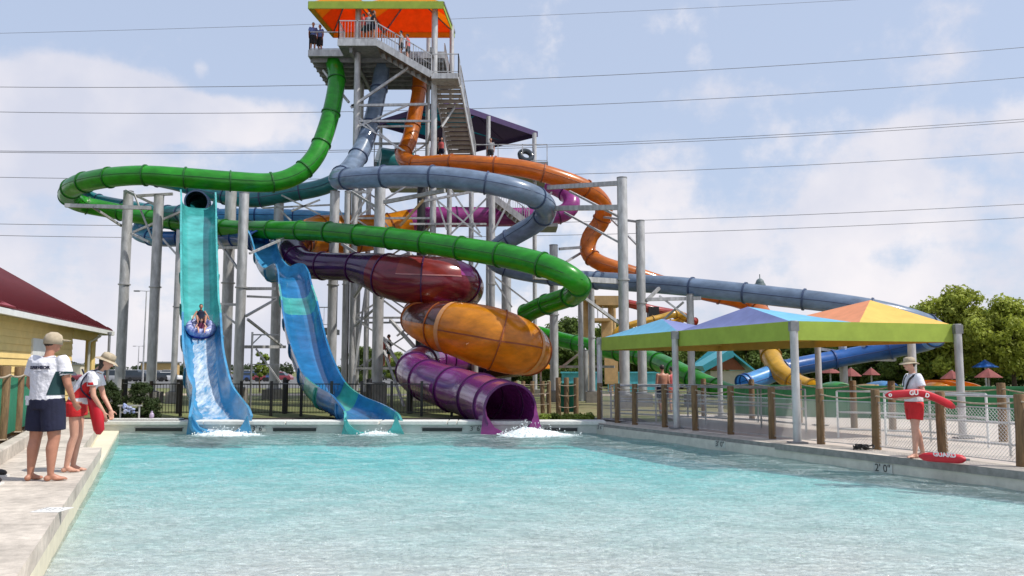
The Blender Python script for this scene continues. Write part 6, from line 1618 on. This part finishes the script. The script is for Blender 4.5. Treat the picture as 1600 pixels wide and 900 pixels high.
# red rescue tube hanging from her hands
rt = thing('rescue_tube', 'red rescue tube hanging in front of the girl lifeguard', 'rescue tube', (fg.x + .35, fg.y - .05, DL + .45))
p0 = V(fg.x + .24, fg.y - .06, DL + 1.05); mb = MB(); loft(mb, [p0 + V(-.06, 0, .03), p0 + V(.0, 0, -.1), p0 + V(.06, 0, -.30), p0 + V(.09, 0, -.47), p0 + V(.085, 0, -.53)], [.05, .085, .09, .075, .03], [.03, .05, .055, .05, .02], V(1, 0, 0), 14)
o = mb.build('foam_body', M['redfoam'], rt)
for p in o.data.polygons: p.use_smooth = True
mb = MB(); mb.path([p0 + V(-.05, 0, .03), p0 + V(-.12, .02, .2), p0 + V(-.2, .02, .38)], .012, 5); mb.build('strap', M['navy'], rt)

# --- lifeguard on the right
fr2 = Gp(1432, 715, DR)
grd = person('lifeguard in white shirt, red shorts, sun hat and sunglasses facing left', (fr2.x, fr2.y, DR), R(93), 1.73,
    dict(ankL=(-.11, .08, .09), kneeL=(-.10, .06, .50), ankR=(.09, -.17, .09), kneeR=(.09, -.06, .50), footL=(-.25, 1, 0), footR=(.2, 1, 0), look=(0, 1, -.02), head=(0, .05, 1.645),
         elL=(-.255, -.04, 1.15), wrL=(-.17, .19, 1.06), elR=(.235, .02, 1.15), wrR=(.10, .24, 1.05), handL=(.4, 1, .1), handR=(-.4, 1, .0)),
    top='wcloth', bottom='redc', bot_len=.58, hat='khaki', skin='skinl', glasses=True, sleeve=.6, bulk=1.02)
# long black strap across the chest
strap(grd, [(-.10, -.10, 1.47), (-.135, .0, 1.475), (-.12, .11, 1.40), (-.10, .165, 1.28), (-.07, .18, 1.16), (-.06, .22, 1.08)], .017, M['black'])
strap(grd, [(-.05, .13, 1.47), (-.02, .17, 1.38), (0, .175, 1.25)], .010, M['black'], 'lanyard')
def rescue(label, pts, w_, h_, letters, face_n, lt_pos, lt_x, size):
    c = sum((Vector(p) for p in pts), V(0, 0, 0)) / len(pts); e = thing('rescue_tube', label, 'rescue tube', c); mb = MB()
    s_, _ = catmull([tuple(p) for p in pts], .06); P = [V(*q[:3]) for q in s_]; n = len(P)
    fr = frames(P); vs = []; k = 16; up = V(0, 0, 1)
    for i, (p, t_, _, _) in enumerate(fr):
        f = i / (n - 1); tap = min(1, (f * n / 2.0) ** .5 * .8 + .25, ((1 - f) * n / 2.0) ** .5 * .8 + .25)
        sx = t_.cross(up).normalized(); nn = sx.cross(t_)
        for j in range(k):
            a = 2 * PI * j / k; cx2 = math.copysign(abs(math.cos(a)) ** .7, math.cos(a)); sy2 = math.copysign(abs(math.sin(a)) ** .7, math.sin(a)); vs.append(p + sx * cx2 * w_ * tap + nn * sy2 * h_ * tap)
    mb.add(vs, [(i * k + j, i * k + (j + 1) % k, (i + 1) * k + (j + 1) % k, (i + 1) * k + j) for i in range(n - 1) for j in range(k)], 0, True)
    mb.add(vs, [tuple(range(k))[::-1], tuple(range((n - 1) * k, n * k))]); b_ = mb.build('foam_body', M['redfoam'], e)
    for (tx, pos, xd, yd, sz) in letters:
        mb = MB(); text_into(mb, tx, sz, pos, xd, yd, .002, .004); mb.build('lettering', M['white'], e)

    mb = MB(); mb.cyl(P[-1], P[-1] + (P[-1] - P[-2]).normalized() * .05, .02, .015, n=8); mb.build('clip', sd_, e); return e
Yt = fr2.y - .22
ta, tb, tm = Wp(1383, 618, Yt - .02), Wp(1492, 637, Yt + .05), Wp(1437, 614, Yt - .06)
tm2 = Wp(1464, 623, Yt - .04); ta2 = Wp(1410, 615, Yt - .06)
d1 = (tm - ta).normalized(); yd1 = V(0, 1, 0).cross(d1) * -1
def ori(a_, b_): x = (b_ - a_).normalized(); y = (V(0, 0, 1) - x * x.z).normalized(); return x, y
xA, yA = ori(ta2, tm); 
rescue('red rescue tube held under the arm of the right lifeguard', [ta, ta2, tm, tm2, tb], .05, .066,
       [('GU', Wp(1428, 614, Yt - .13), xA, yA, .11), ('D', Wp(1449, 618, Yt - .13), *ori(tm, tm2), .10), ('o', Wp(1391, 616.5, Yt - .10), xA, yA, .11)], None, None, None, .1)
g0, g1 = Gp(1436, 713, DR + .09), Gp(1510, 718, DR + .09)
gm = g0.lerp(g1, .5); xG = (g1 - g0).normalized()
rescue('red rescue tube lying on the deck behind the lifeguard feet', [g0, g0.lerp(g1, .33), g0.lerp(g1, .66), g1], .09, .075, [('GUARD', gm + V(-.02, -.112, .058), xG, V(0, .45, .9), .10)], None, None, None, .1)
# black strap bundle on the deck
rg = random.Random(12); c = Gp(1343, 703, DR); mb = MB()
for i in range(9):
    r = rg.uniform(.04, .12); cc_ = c + V(rg.uniform(-.16, .16), rg.uniform(-.05, .05), .04 + rg.uniform(0, .05)); mb.path([cc_ + V(math.cos(a) * r, math.sin(a) * r * .7, .03 * math.sin(a * 2 + i)) for a in [2 * PI * k / 12 for k in range(13)]], .014, 5)
mb.ball(c + V(.12, 0, .05), (.07, .05, .05), 10)
one(mb, 'strap_bundle', M['black'], 'small heap of black straps on the right pool deck', 'straps')
# shoes at the left edge
for i, (px, py, lab) in enumerate(((3, 745, 'black and white shoe at the left edge of the deck'), (-6, 757, 'second dark shoe at the left edge nearer the camera'))):
    c = Gp(px, py, DL); e = thing('shoe', lab, 'shoe', c); mb = MB(); mb.ball(c + V(-.06, 0, .055), (.13, .05, .05), 12); mb.build('upper', M['black'], e); mb = MB(); mb.box(c + V(-.06, 0, .012), (.27, .095, .03)); mb.build('sole', M['white'], e)

# --- riders on the raft in chute one
def chute_at(px_y):
    best = None
    for (p, t_, sdv, nn), s_ in zip(CF, CS):
        v = p - V(0, 0, CAMZ); d = v.y * math.cos(PITCH) + v.z * math.sin(PITCH); yy_ = 450 - F * (-v.y * math.sin(PITCH) + v.z * math.cos(PITCH)) / d
        if best is None or abs(yy_ - px_y) < best[0]: best = (abs(yy_ - px_y), p, t_, sdv, nn, s_)
    return best[1:]
p, t_, sdv, nn, s_ = chute_at(520)
rc = p + nn * .20
ra = raft('tube_raft', 'blue patterned double raft sliding down the straight aqua chute', rc, .37, .165, M['raftw'], nn)
mb = MB(); n = 24; mb.cyl(rc - nn * .17, rc - nn * .08, .48, .50, n=28); mb.build('floor', M['raftb'], ra)
ra.children[0].data.materials[0] = M['raftb']
mb = MB(); ring = []
u = sdv; v = -t_
for i in range(25):
    a = PI * (i / 24) * 1.1 - .15; ring.append(rc + u * math.cos(a) * .37 + v * math.sin(a) * .37 + nn * .03)
mb.path(ring, .158, 14); mb.build('patterned_back', M['raftw'], ra)
yawr = math.atan2(-t_.x, t_.y)
sit = dict(pelvis=(0, -.05, .16), waist=(0, -.10, .29), chest=(0, -.14, .46), sc=(0, -.13, .62), neck=(0, -.11, .70), head=(0, -.07, .83), hipL=(-.1, 0, .15), hipR=(.1, 0, .15), kneeL=(-.2, .38, .36), kneeR=(.2, .38, .36), ankL=(-.16, .66, .12), ankR=(.16, .66, .12),
           shL=(-.17, -.13, .60), shR=(.17, -.13, .60), elL=(-.30, -.02, .38), elR=(.30, -.02, .38), wrL=(-.36, .16, .22), wrR=(.36, .16, .22), handL=(0, 1, -.2), handR=(0, 1, -.2), look=(0, 1, -.1))
r1 = person('rear rider in dark swimsuit sitting in the blue raft', tuple(p + nn * .22 - t_ * .22 + V(0, 0, 0)), yawr, 1.4, sit, skin='skin', top='navy', bottom='navy', bot_len=.25, swim=True, sleeve=0, female=True, hairlong=False, bulk=.95)
sit2 = dict(sit); sit2['head'] = (0, -.02, .80); sit2['look'] = (0, 1, -.5)
r2 = person('front rider in purple top seated low in the blue raft', tuple(p + nn * .10 + t_ * .30), yawr, 1.1, sit2, skin='skinl', top='maroonc', bottom='maroonc', bot_len=.3, swim=True, sleeve=0, female=True) if 'maroonc' in M else None
if r2 is None:
    M['maroonc'] = mat('maroon_swim_cloth', (.16, .02, .07), .7)
    r2 = person('front rider in purple top seated low in the blue raft', tuple(p + nn * .12 + t_ * .30), yawr, 1.1, sit2, skin='skinl', top='maroonc', bottom='maroonc', bot_len=.3, swim=True, sleeve=0, female=True)

# --- small people on the tower and patio
M['bluec'] = mat('blue_shirt_cloth', (.12, .17, .42), .9); M['greyc'] = mat('grey_cloth', (.3, .3, .32), .9); M['pinkc'] = mat('pink_red_cloth', (.6, .12, .12), .9); M['blackc'] = mat('black_cloth', (.02, .02, .025), .9)
sp = dict(fine=False)
def at(px, Y, z): return (Wp(px, 60, Y).x, Y, z)
person('left of the two men in blue shirts on the tower balcony', at(489, 45.25, zP), R(200), 1.75, top='bluec', bottom='blackc', bot_len=1.0, **sp)
person('right of the two men in blue shirts on the tower balcony', at(500, 45.5, zP), R(150), 1.72, top='bluec', bottom='blackc', bot_len=1.0, **sp)
person('person in grey at the head of the tower stairs', at(576, 43.8, zP), R(160), 1.72, top='greyc', bottom='blackc', **sp)
person('person in dark top nearest the head of the tower stairs', at(583, 43.75, zP), R(-60), 1.78, top='blackc', bottom='navy', **sp)
person('person in red shirt behind the balcony rail', at(568, 43.9, zP), R(90), 1.68, top='pinkc', bottom='dgreen', **sp)
z_ = lambda px: (a.z + (b.z - a.z) * (Wp(px, 60, 44.1).x - a.x) / (b.x - a.x))
a = Wp(589, 64, 43.4); b = Wp(674, 114, 43.4)
person('left person climbing the upper stairs in dark shorts', at(627, 44.1, z_(628) - .05), R(90), 1.68, top='greyc', bottom='blackc', skin='skinl', **sp)
person('right person climbing the upper stairs in pink top', at(637, 44.1, z_(638) - .05), R(90), 1.7, top='pinkc', bottom='blackc', skin='skinl', **sp)
person('person with grey top standing on the lower tower deck', at(686, 49.4, zD), R(180), 1.7, top='greyc', bottom='navy', skin='skinl', **sp)
person('person in pink top on the lower tower deck', at(692, 49.2, zD), R(170), 1.62, top='pinkc', bottom='navy', skin='skinl', **sp)
person('dark haired person by the railing of the lower deck', at(767, 49.6, zD), R(180), 1.7, top='greyc', bottom='blackc', **sp)
person('shirtless tanned man in dark shorts under the canopy seen from behind', (Gp(1036, 650, DR).x, Gp(1036, 650, DR).y, DR), R(10), 1.72, top=None, bottom='navy', bot_len=.75, skin='skin', bulk=1.12, fine=False)
person('person with red swimwear right of the shirtless man', (Gp(1051, 645, DR).x, Gp(1051, 645, DR).y, DR), R(30), 1.66, top='pinkc', bottom='pinkc', bot_len=.3, skin='skinl', sleeve=0, fine=False)
person('person in red shirt on the low landing right of the tower foot', at(607, 45.6, Wp(607, 572, 45.6).z), R(120), 1.6, top='pinkc', bottom='dgreen', **sp)
person('person in green shorts on the low landing right of the tower foot', at(615, 45.4, Wp(615, 572, 45.4).z), R(90), 1.72, top='blackc', bottom='dgreen', **sp)
q0 = Wp(600, 572, 45.5); slabm([(q0.x - .4, 45), (q0.x + 1.6, 45), (q0.x + 1.6, 46.5), (q0.x - .4, 46.5)], q0.z - .02, .15, 'landing', sd_)
